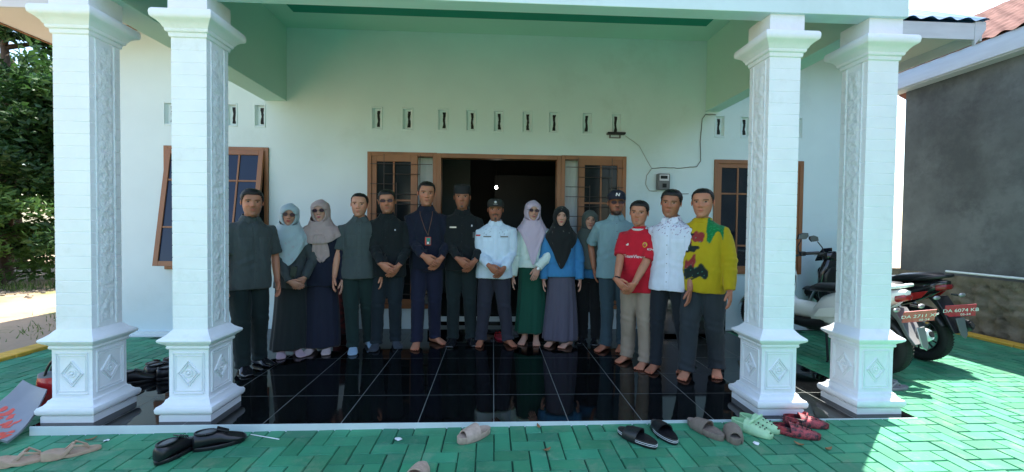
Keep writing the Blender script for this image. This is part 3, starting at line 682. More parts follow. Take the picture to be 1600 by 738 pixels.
def head_colours(X, front, Z, skin, o):
    n = len(X); c = np.tile(np.array(skin), (n, 1)); rs = np.random.default_rng(int(o.get('seed', 1)))
    def mix(m, col): 
        nonlocal c; m = np.clip(m, 0, 1)[:, None]; c = c * (1 - m) + np.array(col) * m
    g = lambda x0, z0, sx, sz: np.exp(-((X - x0) / sx) ** 2 - ((Z - z0) / sz) ** 2) * front
    blush = np.array(skin) * (1.25, .95, .92)
    mix(.6 * (g(.19, -.09, .09, .08) + g(-.19, -.09, .09, .08) + g(0, -.1, .06, .06)), blush)
    ox, oz = np.abs(X), Z
    st = o.get('stubble', 0); dk = (.012, .010, .009)
    if st: mix(st * front * (1 / (1 + np.exp((Z + .2) / .03))) * (1 - g(0, -.25, .07, .035)), dk)
    if o.get('beard'): sg_ = lambda q, w_: 1 / (1 + np.exp(-np.clip(q / w_, -30, 30))); mix(.93 * front * np.maximum(sg_(-.31 - Z, .02), sg_(-.10 - Z, .03) * sg_(ox - .215 - .4 * (Z + .3), .015)), dk); mix(.9 * g(0, -.195, .11, .022) * 1.4, dk)
    if o.get('moustache'): mix(2.2 * g(0, -.193, .12, .020), dk); mix(1.6 * (g(.105, -.235, .022, .04) + g(-.105, -.235, .022, .04)), dk)
    if o.get('goatee'): mix(1.2 * o['goatee'] * g(0, -.38, .055, .06), dk)
    if o.get('thin_moustache'): mix(1.2 * g(0, -.197, .10, .012), dk)
    lip = o.get('lips', tuple(np.array(skin) * (1.0, .62, .62)))
    mix(1.4 * (g(0, -.228, .075, .017) + g(0, -.266, .065, .018)), lip); mix(1.1 * g(0, -.247, .08, .006), (.03, .01, .01))
    mix(.8 * (g(.045, -.145, .018, .010) + g(-.045, -.145, .018, .010)), (.02, .008, .006))
    for s_ in (-1, 1):
        xx = X - s_ * .145; arch = .115 - 1.2 * xx ** 2
        mix(front * np.exp(-((Z - arch) / .014) ** 2) * (np.abs(xx) < .085) * 1.3 * o.get('brow', 1), dk)
        e = 1 - ((xx / .056) ** 2 + ((Z - .045) / .017) ** 2)
        mix(front * (e > -.35) * (e < .12) * (Z > .04), (.015, .01, .01))
        mix(front * (e > 0), (.36, .30, .27)); mix(front * (((xx / .027) ** 2 + ((Z - .045) / .024) ** 2) < 1) * (e > -.1), (.012, .008, .006))
    return c
def ik(Sv, T, l1, l2, pole):
    Sv, T, pole = Vector(Sv), Vector(T), Vector(pole); d = T - Sv; L = min(d.length, (l1 + l2) * .995)
    T = Sv + d.normalized() * L; a = (l1 * l1 - l2 * l2 + L * L) / (2 * L); h = math.sqrt(max(l1 * l1 - a * a, 1e-6)); u = d.normalized(); p = (pole - u * pole.dot(u)).normalized()
    return Sv + u * a + p * h, T
def hand_mesh(g, wr, d, n, side, H, curl=.4, spread=.12):
    """wrist, finger direction, palm normal, thumb-side direction"""
    d = Vector(d).normalized(); side = Vector(side); side = (side - d * side.dot(d)).normalized(); n0 = d.cross(side); n = n0 if n0.dot(Vector(n)) > 0 else -n0
    k = H / 1.65; wr = Vector(wr)
    def ring(t, w_, th, off=0): 
        c = wr + d * t * k + n * off * k
        return [c + side * (w_ * k * math.cos(2 * PI * j / 14)) + n * (th * k * math.sin(2 * PI * j / 14)) for j in range(14)]
    g.loft([ring(-.035, .026, .021), ring(0, .027, .019), ring(.025, .034, .018), ring(.055, .040, .016), ring(.08, .040, .013), ring(.09, .036, .009)])
    for i, (u, L, r) in enumerate(((.030, .068, .0088), (.010, .076, .0092), (-.010, .070, .0088), (-.029, .055, .0078))):
        p = wr + (d * .074 + side * u) * k; dd = (d + side * (u * spread * 12 * .3)).normalized(); P = [p - d * .012 * k, p]; c = curl * (.7 + .12 * i)
        for s_, f in enumerate((.45, .32, .23)):
            R = Matrix.Rotation(c * (s_ + .4) * (1 if n.dot(d.cross(side)) < 0 else -1), 3, side); q = (R @ dd); P.append(P[-1] + q * (L * f) * k)
        g.tube(P, [r * k, r * k * 1.03, r * k, r * .92 * k, r * .8 * k], 8, round_ends=True)
    p = wr + (d * .018 + side * .026) * k
    t = (d * .75 + side * .55 + n * .35).normalized(); t2 = (d * .95 + side * .15 + n * .35).normalized()
    g.tube([p - t * .012 * k, p + t * .03 * k, p + t * .03 * k + t2 * .028 * k, p + t * .03 * k + t2 * .05 * k], [.0135 * k, .012 * k, .0105 * k, .0085 * k], 8, round_ends=True)
def foot_lofts(g, toes, an, yaw_, H, sgn, k=1., base=0., toe=True):
    """an: ankle on the floor; yaw_: toe direction; sgn +1 = person's left foot"""
    s = H / 1.65; R = Matrix.Rotation(yaw_, 3, 'Z'); an = Vector((an[0], an[1], base))
    def ring(y, w_, z0, z1, dx=0.):
        return [an + R @ Vector(((dx * sgn + w_ * k * math.cos(2 * PI * j / 16)) * s, y * s, max(.001, ((z0 + z1) / 2 + (z1 - z0) / 2 * k * math.sin(2 * PI * j / 16)) * s))) for j in range(16)]
    g.loft([ring(.062 * k, .012, .012, .035), ring(.055 * k, .026, .0, .055), ring(.03, .032, 0, .085), ring(0, .034, 0, .098), ring(-.04, .034, .003, .08, -.002), ring(-.085, .040, .004, .055, -.002), ring(-.12, .046, 0, .036, 0), ring(-.145, .045, 0, .027, .001), ring(-.16 * k, .036, .002, .02, .001)])
    if toe and toes is not None:
        for i, (x, y, L, r) in enumerate(((-.031, -.142, .048, .0125), (-.010, -.148, .042, .009), (.007, -.146, .037, .0085), (.022, -.14, .032, .008), (.036, -.132, .027, .0078))):
            p = an + R @ Vector((x * sgn * s, y * s, (r + .001) * s)); q = an + R @ Vector((x * sgn * s * 1.03, (y - L * .55) * s, r * s * 1.0))
            toes.tube([p, p.lerp(q, .5) + Vector((0, 0, .003 * s)), q], [r * s, r * s, r * .88 * s], 8, round_ends=True)
def torso_ring(c, rx, ry, n=28, p=2.3, z=None):
    out = []
    for j in range(n):
        a = 2 * PI * j / n; ca, sa = math.cos(a), math.sin(a)
        out.append((c[0] + rx * math.copysign(abs(ca) ** (2 / p), ca), c[1] + ry * math.copysign(abs(sa) ** (2 / p), sa), c[2]))
    return out
NPEOPLE = [0]
def person(loc, H, rot, label, o):
    NPEOPLE[0] += 1; seed = NPEOPLE[0]; o['seed'] = seed; rs = random.Random(seed)
    root = empty('person', (loc[0], loc[1], 0), rad(rot), label, 'person', o.get('group'))
    fem = o.get('female', False); b = o.get('build', 1.); skin = o['skin']; bel = o.get('belly', 0.)
    hy, hp, hr = o.get('head', (0, 0, 0)); lean = o.get('lean', 0.)
    hh = (.149 if not fem else .146) * H * o.get('headk', 1.)
    sh_z = .797 * H; shx = (.099 if not fem else .088) * H * b
    sway = o.get('sway', (rs.uniform(-.022, .022), rs.uniform(-.01, .02)))              # hips offset
    hipc = Vector((sway[0], sway[1], .5 * H))
    feet = o.get('feet', ((-.09, 0, -12), (.09, 0, 12)))     # local x, y, yaw of right and left foot
    dz_ = rs.uniform(-.008, .008) * H; Lr = Vector((-shx, rs.uniform(-.01, .01) * H, sh_z + dz_)); Ll = Vector((shx, rs.uniform(-.01, .01) * H, sh_z - dz_))
    arms = o.get('arms', {})
    A = {}
    for side_, Sv, sg in (('R', Lr, -1), ('L', Ll, 1)):
        a = arms.get(side_, {}); t = a.get('to', (sg * .135 * b, -.03, .475)); T = Vector((t[0] * H, t[1] * H, t[2] * H))
        el, T = ik(Sv, T, .178 * H, .155 * H, a.get('pole', (sg * .5, .8, -.1)))
        fd = a.get('dir'); fd = Vector(fd).normalized() if fd is not None else ((T - el).normalized() + Vector((0, -.12, -.25))).normalized()
        A[side_] = (Sv, el, T, fd, Vector(a.get('palm', (-sg, .3, 0))), Vector(a.get('thumb', (sg * .0, -1, .0))), a.get('curl', .35))
    # --- body: torso, neck, arms, legs and feet are one remeshed surface; head, hands and toes grow out of it
    g = G()
    hc = Vector((0, -.012 * H + o.get('headfwd', 0), H - hh * .5)) + Vector((sway[0] * .3, 0, 0))
    z = lambda f: f * H
    g.loft([torso_ring((hipc.x, hipc.y, z(.46)), .07 * H, .055 * H), torso_ring((hipc.x, hipc.y, z(.52)), .082 * H, .06 * H), torso_ring((hipc.x * .6, hipc.y * .5, z(.62)), .066 * H * b, .048 * H), torso_ring((0, 0, z(.72)), .08 * H * b, .055 * H), torso_ring((0, 0, z(.78)), .082 * H * b, .048 * H), torso_ring((0, 0, z(.815)), .055 * H * b, .04 * H), torso_ring((0, -.002 * H, z(.838)), .036 * H, .036 * H)])
    nr = .031 * H if not fem else .027 * H; nr *= o.get('neck', 1.)
    g.tube([(0, .0, z(.81)), (hc.x * .3, -.004 * H, z(.845)), (hc.x, hc.y + .018 * H, hc.z - hh * .2)], [nr * 1.35, nr, nr * .98], 14)
    bare_toes = G(); hands = G()
    feetk = o.get('foot', 'bare'); hips = {-1: Vector((hipc.x - .048 * H, hipc.y, z(.50))), 1: Vector((hipc.x + .048 * H, hipc.y, z(.50)))}
    ank = {}
    for sg, f in ((-1, feet[0]), (1, feet[1])):
        an = Vector((f[0], f[1], 0)); top = Vector((f[0], f[1], .055 * H)); ank[sg] = (top, rad(f[2]))
        kn = hips[sg].lerp(top, .5) + Vector((0, -.016 * H * (o['bottom'][0] == 'trousers'), 0)); 
        g.tube([hips[sg], kn, top, Vector((f[0], f[1], .02 * H))], [.044 * H, .03 * H, .021 * H, .022 * H], 12)
        foot_lofts(g, bare_toes if feetk == 'bare' else None, an, rad(f[2]), H, sg)
    slk = o.get('armk', 1.)
    for s_ in 'RL':
        Sv, el, T, fd, pn, th, cu = A[s_]
        g.tube([Sv - Vector((math.copysign(.03 * H, Sv.x), 0, .018 * H)), Sv.lerp(el, .12) - Vector((0, 0, .006 * H)), Sv.lerp(el, .3), el, el.lerp(T, .35), T, T + (T - el).normalized() * .01], [.024 * H * slk, .0255 * H * slk, .026 * H * slk, .0225 * H * slk, .0225 * H * slk, .0150 * H * slk, .0145 * H * slk], 12)
        hand_mesh(hands, T, fd, pn, th, H * o.get('handk', 1.02), cu)
    me = remesh(g, .0085, 3)
    # head
    HV, HF, X, fr, Zh, Ah = head_grid(o.get('wide', 1.), fem, seed)
    Rh = (Matrix.Rotation(rad(hy), 3, 'Z') @ Matrix.Rotation(rad(hp), 3, 'X') @ Matrix.Rotation(rad(hr), 3, 'Y'))
    Rn = np.array(Rh); hcn = np.array(hc)
    P = (HV * hh) @ Rn.T + hcn
    ears = G()
    if not fem:
        for sg in (-1, 1):
            ears.ell((sg * .345 * o.get('wide', 1.), .03, .03), (.028, .055, .10), 10, 8, Matrix.Rotation(rad(sg * 22), 3, 'Z') @ Matrix.Rotation(rad(-10), 3, 'X')); ears.ell((sg * .35 * o.get('wide', 1.), .01, -.05), (.018, .03, .045), 8, 6)
    EP = (np.array(ears.v) * hh) @ Rn.T + hcn if ears.v else np.zeros((0, 3))
    V0 = get_co(me); F0 = [tuple(p.vertices) for p in me.polygons]
    sk = np.array(skin)
    parts = [(V0, F0, np.tile(sk, (len(V0), 1))), (P, HF, head_colours(X, fr, Zh, skin, o)), (EP, ears.f, np.tile(sk * (1.1, .95, .9), (len(EP), 1))),
             (np.array(hands.v), hands.f, np.tile(sk * (1.0, .92, .9), (len(hands.v), 1)))]
    if bare_toes.v: parts.append((np.array(bare_toes.v), bare_toes.f, np.tile(sk * (1.15, .95, .9), (len(bare_toes.v), 1))))
    VV, FF, CC = [], [], []; k = 0
    for v, f, c in parts:
        VV.append(v); FF += [tuple(i + k for i in q) for q in f]; CC.append(c); k += len(v)
    bm_ = mesh_np(np.concatenate(VV), FF); bm_.name = 'body'; set_col(bm_, np.concatenate(CC)); link('body', bm_, 'skin', root, 180)
    bpy.data.meshes.remove(me)
    # --- trousers or skirt
    def finish(m, name, col, fold, mt='cloth', parent=root, paint=None, fk=34, an=(1, 1, .45), seedk=0):
        c = get_co(m); n = get_no(m); zf = c[:, 2] / H
        d = fold * (1.5 * sines(c, fk * .55, 5, seed * 17 + seedk, an) + sines(c, fk, 7, seed * 11 + seedk, an) + .6 * sines(c, fk * 2.1, 7, seed * 13 + seedk, an))
        c2 = c + n * d[:, None]; m.vertices.foreach_set('co', c2.ravel())
        cols = np.tile(np.array(col), (len(c), 1)) if paint is None else paint(c, n, np.tile(np.array(col), (len(c), 1)))
        set_col(m, cols); m.name = name; m.update(); return link(name, m, mt, parent, 180)
    bot = o['bottom']
    if bot[0] == 'trousers':
        g = G(); tw = o.get('legk', 1.)
        g.loft([torso_ring((hipc.x, hipc.y, z(.455)), .094 * H * b, .068 * H), torso_ring((hipc.x, hipc.y, z(.52)), .094 * H * b, .07 * H), torso_ring((hipc.x * .7, hipc.y * .6, z(.60)), .08 * H * b, .064 * H)])
        for sg in (-1, 1):
            top, yw = ank[sg]; hp_ = hips[sg] + Vector((sg * .0 * H, 0, -.01 * H)); kn = hp_.lerp(top, .52) + Vector((0, -.018 * H, 0)); fwd = Vector((math.sin(yw), -math.cos(yw), 0))
            g.tube([hp_, hp_.lerp(kn, .35), kn, kn.lerp(top, .5) + Vector((0, .006 * H, 0)), top + fwd * .004 * H, Vector((top.x, top.y, .026 * H)) + fwd * .012 * H], [.054 * H * tw, .052 * H * tw, .041 * H * tw, .038 * H * tw, .036 * H * tw, .038 * H * tw], 16, side=(1, 0, 0))
        m = remesh(g, .0095, 5)
        def pz(c, n, col):
            return col
        c = get_co(m); lowf = np.clip(1 - c[:, 2] / (.16 * H), 0, 1) + np.exp(-((c[:, 2] - .28 * H) / (.04 * H)) ** 2) * .6
        nn = get_no(m); c = c + nn * (.0045 * lowf * np.sin(c[:, 2] * 95 + c[:, 0] * 25 + seed))[:, None]; m.vertices.foreach_set('co', c.ravel()); m.update()
        finish(m, 'trousers', bot[1], .0028)
    else:
        hem = bot[2]; n = 110; g = G(); rings = []; w_ = bot[3] if len(bot) > 3 else .13
        for i in range(44):
            t = i / 43; zz = z(.61) * (1 - t) + hem * t; ring = []
            for j in range(n):
                a = 2 * PI * j / n; e = .5 + .5 * math.tanh((t - .12) * 6)
                rx = (.082 + (w_ - .082) * min(1, t * 1.1) ** .75) * H; ry = (.062 + (w_ * .82 - .062) * min(1, t * 1.1) ** .8) * H
                pl_ = (.0 + .075 * t) * (bot[4] if len(bot) > 4 else 1.); f = 1 + pl_ * (math.sin(a * 11 + seed) * .6 + math.sin(a * 17 + 2 * seed + t) * .4 + .3 * math.sin(a * 5 + t * 2))
                if t < .2: rx = max(rx, .098 * H * (t / .2) + .084 * H * (1 - t / .2))
                ring.append((hipc.x * (1 - t) + rx * f * math.cos(a) + .01 * math.sin(t * 3), hipc.y + ry * f * math.sin(a), zz + (.006 * math.sin(a * 6) if i == 43 else 0)))
            rings.append(ring)
        rings.append([(p[0] * .97, p[1] * .97, p[2] + .012) for p in rings[-1]])
        g.loft(rings, cap=False); m = mesh_np(g.v, g.f); finish(m, 'skirt', bot[1], .002, 'fine_cloth', fk=24, an=(1, 1, .2))
    # --- top garment
    tp = o['top']; hemz = tp.get('hem', .47); ex = tp.get('ease', 1.)
    g = G(); bx = b * ex
    R_ = [(hemz - .002, .106, .078), (hemz + .04, .106, .078), (.58, .099, .070), (.64, .096, .068), (.70, .100, .070), (.75, .103, .069), (.775, .102, .064), (.795, .096, .057), (.811, .080, .050), (.825, .060, .045), (.838, .045, .041), (.848, .041, .039)]
    if fem: R_ = [(q[0], q[1] * .92, q[2] * (1.06 if .66 < q[0] < .77 else .98)) for q in R_]
    rg = []
    for (f, rx, ry) in R_:
        if f < hemz - .01: continue
        t = max(0, 1 - abs(f - .60) / .13); mv = max(0., (.8 - f) / .3); yo = -bel * .5 * t * H + hipc.y * min(1, mv)
        kx = bx if f < .8 else b
        rg.append(torso_ring((hipc.x * min(1, mv), yo, z(f)), rx * H * kx, (ry + bel * .5 * t) * H * (ex if f < .8 else 1), 32, 2.5))
    g.loft(rg)
    slv = tp.get('sleeve', 'long'); sk_ = tp.get('sleevek', 1.)
    for s_ in 'RL':
        Sv, el, T, *_ = A[s_]; sg = math.copysign(1, Sv.x); inn = Sv - Vector((sg * .035 * H, 0, .012 * H))
        if slv == 'short': g.tube([inn, Sv + Vector((sg * .000 * H, 0, -.018 * H)), Sv.lerp(el, .5), Sv.lerp(el, .88)], [.032 * H, .036 * H * b, .038 * H * sk_, .040 * H * sk_], 18)
        else:
            e = .97 if slv == 'long' else .45
            wr = el.lerp(T, e); g.tube([inn, Sv + Vector((sg * .0 * H, 0, -.018 * H)), Sv.lerp(el, .5), el, el.lerp(wr, .5), wr], [.032 * H, .036 * H * b, .036 * H * sk_, .033 * H * sk_, .029 * H * sk_, .0235 * H * sk_], 18)
    m = remesh(g, .0085, 4)
    # creases that gather at the elbows, armpits and waist
    c = get_co(m); nn = get_no(m); d = np.zeros(len(c))
    for s_ in 'RL':
        Sv, el, T, *_ = A[s_]
        for q, amp in ((el, .0032), (Sv.lerp(el, .12), .0015)):
            r = np.linalg.norm(c - np.array(q), axis=1); ax = np.array((T - Sv).normalized()); u = (c - np.array(q)) @ ax
            d += amp * np.exp(-(r / (.06 * H)) ** 2) * np.sin(u * 130 + seed)
    d += .0030 * np.exp(-((c[:, 2] / H - .60) / .05) ** 2) * np.sin(c[:, 2] * 75 + c[:, 0] * 30 * np.sign(c[:, 0]) + seed)
    c = c + nn * d[:, None]; m.vertices.foreach_set('co', c.ravel()); m.update()
    top = finish(m, tp.get('name', 'shirt'), tp['col'], tp.get('fold', .0044), paint=tp.get('paint') and (lambda c, n, col: tp['paint'](c / H, n, col, A, H)), fk=26)
    tree_ = BVHTree.FromPolygons([tuple(v.co) for v in top.data.vertices], [tuple(p.vertices) for p in top.data.polygons])
    def surf(x, zz, off=.0, back=False):
        h = tree_.ray_cast(Vector((x, -1 if not back else 1, zz)), Vector((0, 1 if not back else -1, 0)))
        return (Vector((x, h[0].y - off, zz)) if h[0] is not None else Vector((x, -.1, zz)))
    def patch(name, x0, x1, z0, z1, m_, off=.002, th=.003, parent=None, col=None, nx=8, nz=10):
        V = []; nx = max(1, nx)
        for layer in (off + th, off - .006):
            for i in range(nx + 1):
                for j in range(nz + 1):
                    p = surf(x0 + (x1 - x0) * i / nx, z0 + (z1 - z0) * j / nz, layer); V.append(p)
        q = (nx + 1) * (nz + 1); k = lambda i, j: i * (nz + 1) + j; F = []
        for i in range(nx):
            for j in range(nz): F.append((k(i, j), k(i + 1, j), k(i + 1, j + 1), k(i, j + 1)))
        bd_ = [k(i, 0) for i in range(nx + 1)] + [k(nx, j) for j in range(1, nz + 1)] + [k(i, nz) for i in range(nx - 1, -1, -1)] + [k(0, j) for j in range(nz - 1, 0, -1)]
        for i in range(len(bd_)): a, b_ = bd_[i], bd_[(i + 1) % len(bd_)]; F.append((a, a + q, b_ + q, b_))
        gg = G(); gg.add(V, F); ob = gg.build(name, m_, parent or top, 60)
        if col is not None: set_col(ob.data, np.tile(np.array(col), (len(ob.data.vertices), 1)))
        return ob
    col = np.array(tp['col'])
    if tp.get('collar', True) == 'crew':
        gg = G(); P = []
        for j in range(29):
            a = 2 * PI * j / 28; x_ = math.cos(a) * .047 * H; zz = z(.834) + .012 * H * math.sin(a) + .002; P.append(Vector((x_, math.sin(a) * .046 * H, zz)))
        gg.tube(P, .0085, 10, ratio=.7); gg.tube([q * 1.0 + Vector((0, 0, .006)) - Vector((q.x * .1, q.y * .1, 0)) for q in P], .007, 8)
        ob = gg.build('neckband', 'cloth', top, 180); set_col(ob.data, np.tile(np.array(tp.get('collar_col', tuple(col))), (len(ob.data.vertices), 1)))
    elif tp.get('collar', True):
        gg = G(); cc = tp.get('collar_col', tuple(col * 1.1))
        # collar band and two turned down points
        nb = 22
        def band(zz, r, thk):
            out = []
            for j in range(nb + 1):
                a = -PI / 2 + .22 + (2 * PI - .44) * j / nb; out.append(Vector((math.cos(a) * r, math.sin(a) * r * .95 + .004 * H - .002 * H, zz + .010 * H * math.sin(a))))
            return out
        prof = [(.836, .043), (.858, .037), (.860, .040), (.832, .056), (.828, .055), (.838, .044)]
        rr_ = [band(z(f), r * H, 0) for f, r in prof]; n1 = nb + 1; V = [p for r in rr_ for p in r]; F = [(i * n1 + j, i * n1 + j + 1, (i + 1) * n1 + j + 1, (i + 1) * n1 + j) for i in range(len(prof) - 1) for j in range(nb)]
        gg.add(V, F)
        for sg in (-1, 1):
            a0 = Vector((sg * .012 * H, -.040 * H, z(.845))); a1 = Vector((sg * .040 * H, -.026 * H, z(.848))); y1 = surf(sg * .024 * H, z(.812)).y; a2 = Vector((sg * .026 * H, y1 - .005, z(.811))); a3 = Vector((sg * .047 * H, surf(sg * .045 * H, z(.822)).y - .003, z(.826)))
            gg.prism([a0, a1, a3, a2], (0, -.005, .002))
        ob = gg.build('collar', 'cloth', top, 60); set_col(ob.data, np.tile(np.array(cc), (len(ob.data.vertices), 1)))
    if tp.get('placket', True) and not fem:
        patch('placket', -.009 * H, .009 * H, z(hemz + .012), z(.815), 'cloth', col=tuple(col * 1.06), nx=2, nz=24, th=.0022)
        gg = G()
        for i in range(7):
            zz = z(.80 - i * .05); 
            if zz > z(hemz + .01): p = surf(0, zz, .0055); gg.ell(p, (.0045, .002, .0045), 8, 4)
        gg.build('buttons', tp.get('button', 'black_plastic'), top, 60)
    if tp.get('pockets'):
        for sg in tp['pockets']:
            patch('pocket', sg * .052 * H - .030 * H, sg * .052 * H + .030 * H, z(.665), z(.728), 'cloth', col=tuple(col * 1.03), th=.0022)
            patch('pocket_flap', sg * .052 * H - .032 * H, sg * .052 * H + .032 * H, z(.715), z(.735), 'cloth', col=tuple(col * 1.08), th=.005)
    # --- feet
    if feetk in ('sock', 'shoe'):
        for sg, f in ((-1, feet[0]), (1, feet[1])):
            g = G(); foot_lofts(g, None, (f[0], f[1]), rad(f[2]), H, sg, 1.13 if feetk == 'sock' else 1.25); m = remesh(g, .007, 4)
            set_col(m, np.tile(np.array(o['footcol']), (len(m.vertices), 1))); m.name = feetk; link(feetk, m, 'cloth' if feetk == 'sock' else 'black_gloss', root, 180)
    # --- hair, cap, hijab, glasses in head space
    def toworld(v): return (np.array(v) * hh) @ Rn.T + hcn
    def head_part(gg, name, m_, smooth=60, parent=root):
        gg.v = [tuple(p) for p in toworld(gg.v)]; return gg.build(name, m_, parent, smooth)
    if not fem:
        aa = np.abs((Ah + PI) % (2 * PI) - PI); hl = o.get('hairline', .30)
        line = np.interp(aa, [0, .5, .8, 1.0, 1.25, 1.45, 1.6, 1.9, 2.4, PI], [hl, hl, hl - .02, hl - .12, .08, -.04, .10, .02, -.2, -.26])
        mk = np.clip((Zh - line) / .07, -1, 1); th = o.get('hair', .045); hv = HV.copy(); nrm = hv / np.linalg.norm(hv, axis=1)[:, None]
        t = np.clip(mk, 0, 1) ** .6 * th * (np.where(Zh > .15, 1, .6)) * (1 + .35 * sines(hv, 30, 8, seed)) - .012 * (mk <= 0)
        hv = hv + nrm * t[:, None]; keep = mk > -.25
        ff = [f for f in HF if all(keep[i] for i in f)]; gg = G(); gg.add(hv.tolist(), ff); gg.add([hv[-HN:].mean(0).tolist()] , []); 
        ob = head_part(gg, 'hair', 'hair', 180)
    cap = o.get('cap')
    if cap == 'peci':
        gg = G(); E_ = lambda z_, k_, dy=0.: [(.365 * k_ * math.cos(2 * PI * j / 36), .43 * k_ * math.sin(2 * PI * j / 36) + .035 + dy, z_ + .05 * math.sin(2 * PI * j / 36)) for j in range(36)]
        gg.loft([E_(.20, 1.02), E_(.24, 1.03), E_(.50, .98), E_(.545, .94), E_(.555, .5)]); c_ = head_part(gg, 'cap', 'matte_black', 40)
    elif cap in ('baseball', 'field'):
        tall = .60 if cap == 'baseball' else .54; gg = G(); E_ = lambda z_, k_, s_=0: [(.375 * k_ * math.cos(2 * PI * j / 36), .45 * k_ * math.sin(2 * PI * j / 36) + .03, z_) for j in range(36)]
        gg.loft([E_(.2, 1.03), E_(.22, 1.04), E_(.38, 1.0), E_(.47, .86), E_(.53, .62), E_(tall - .02, .35), E_(tall - .01, .08)])
        cc = o['capcol']; mt_ = 'cap_cloth'
        if mt_ not in MATS: mat(mt_, (.02, .025, .04), .8, attr=True, bump=.2, bs=60)
        c_ = head_part(gg, 'cap', mt_, 60); set_col(c_.data, np.tile(np.array(cc), (len(c_.data.vertices), 1)))
        gg = G(); V = []; n_ = 18
        for lay in (0, -.018):
            for i in range(n_ + 1):
                a = PI + .42 + (PI - .84) * i / n_; x_, y_ = math.cos(a), math.sin(a)
                V += [(.37 * x_, .44 * y_ + .03, .225 + lay), (.40 * x_, .44 * y_ - .26 * abs(y_) ** 1.5 + .03, .19 + lay - .05 * x_ * x_)]
        q = 2 * (n_ + 1); F = []
        for i in range(n_): F += [(2 * i, 2 * i + 1, 2 * i + 3, 2 * i + 2), (q + 2 * i, q + 2 * i + 2, q + 2 * i + 3, q + 2 * i + 1), (2 * i + 1, q + 2 * i + 1, q + 2 * i + 3, 2 * i + 3)]
        gg.add(V, F); ob = head_part(gg, 'brim', mt_, 40, c_); set_col(ob.data, np.tile(np.array(cc), (len(ob.data.vertices), 1)))
        gg = G()
        if cap == 'baseball':
            for (x0_, z0_, x1_, z1_) in ((-.075, .30, -.055, .43), (-.055, .43, .05, .30), (.05, .30, .075, .43)):
                dx, dz = x1_ - x0_, z1_ - z0_; L_ = math.hypot(dx, dz); px_, pz_ = -dz / L_ * .017, dx / L_ * .017
                fy = lambda z_: -.455 + (max(0, z_ - .36)) * .45
                gg.prism([(x0_ + px_, fy(z0_), z0_ + pz_), (x0_ - px_, fy(z0_), z0_ - pz_), (x1_ - px_, fy(z1_), z1_ - pz_), (x1_ + px_, fy(z1_), z1_ + pz_)], (0, .02, 0))
            head_part(gg, 'letter', 'white_text', 40, c_)
        else:
            gg.box((-.09, -.452, .245), (.09, -.43, .30)); head_part(gg, 'emblem', 'grey_plastic', 40, c_)
            gg = G(); gg.ell((0, -.43, .37), (.06, .02, .06), 12, 7); head_part(gg, 'badge', 'silver', 40, c_)
    gl = o.get('glasses')
    if gl:
        lens_list = []; fr_ = G(); yw = -.415
        for sg in (-1, 1):
            pts = []
            for j in range(22):
                a = 2 * PI * j / 22; ca, sa = math.cos(a), math.sin(a); w_, h_ = (.095, .072) if gl == 'round' else (.105, .052); ee = 2 / (2.3 if gl == 'round' else 3.2)
                pts.append(Vector((sg * .145 + w_ * math.copysign(abs(ca) ** ee, ca), yw + .04 * abs(sg * .145 + w_ * ca) , .04 + h_ * math.copysign(abs(sa) ** ee, sa))))
            g_l = G(); g_l.prism(pts, (0, .008, 0)); lens_list.append(g_l); fr_.tube(pts + [pts[0]], .008, 6)
            fr_.tube([(sg * .24, yw + .01, .06), (sg * .335, yw + .12, .065), (sg * .35, .0, .06)], .008, 6)
        fr_.tube([(-.05, yw, .055), (0, yw - .012, .062), (.05, yw, .055)], .008, 6)
        f_ = head_part(fr_, 'glasses', o.get('rim', 'black_plastic'), 60); [head_part(q_, 'lens', 'lens', 40, f_) for q_ in lens_list]
    hj = o.get('hijab')
    if hj:
        hc_ = hj['col']; gg = G(); n_ = 64; rings = []
        # hood around the head, from the face opening to the nape
        fz, fb, fw_ = hj.get('open', (.27, -.47, .262))
        cz = (fz + fb) / 2; rz = (fz - fb) / 2
        for i in range(26):
            t = i / 25; ring = []
            for j in range(n_):
                a = 2 * PI * j / n_; ca, sa = math.cos(a), math.sin(a)
                o0 = Vector((fw_ * ca * (1 - .12 * (sa < 0) * abs(sa)), -.29 - .06 * (1 - abs(ca)), cz + rz * sa))       # opening edge
                al = .30 * PI + t * .70 * PI          # polar angle from the face axis
                rx, ry, rz_ = .405, .53, .57
                e = Vector((rx * math.sin(al) * ca, -.02 - ry * math.cos(al) * (1 if al > PI / 2 else .8), .0 + rz_ * math.sin(al) * sa * (1 if sa > 0 else .98) - (.02)))
                s_ = min(1, t * 3.2); s_ = s_ * s_ * (3 - 2 * s_)
                p = o0.lerp(e, s_); f = 1 + .018 * math.sin(a * 7 + t * 6 + seed) * min(1, t * 3)
                ring.append((p.x * f, p.y * f, p.z * f))
            rings.append(ring)
        def outside(p, k_):
            x_, y_, z_ = p
            if z_ > .44 or z_ < -.5: return p
            W_ = float(_interp(z_, ZW)) ; D_ = float(_interp(z_, ZF)) if y_ < 0 else float(_interp(z_, ZB)); D_ = max(D_, .05)
            q = ((abs(x_) / W_) ** 2.25 + (abs(y_) / D_) ** 2.25) ** (1 / 2.25)
            return (x_ * k_ / q, y_ * k_ / q, z_) if 1e-3 < q < k_ else p
        def onface(x_, z_, off):
            W_ = float(_interp(z_, ZW)); D_ = float(_interp(z_, ZF)); return -D_ * max(0., 1 - min(1, abs(x_) / W_) ** 2.25) ** (1 / 2.25) - off
        rings[0] = [(p[0], onface(p[0], p[2], .035), p[2]) for p in rings[0]]
        for i in range(1, len(rings)):
            t = min(1., i / 6); rings[i] = [outside(p, 1.10 + .02 * t) for p in rings[i]]
        inner = [(p[0] * .93, p[1] + .05, cz + (p[2] - cz) * .93) for p in rings[0]]; lip = [(p[0] * .985, p[1] - .012, cz + (p[2] - cz) * .985) for p in rings[0]]
        gg.loft([inner, lip] + rings, cap=False)
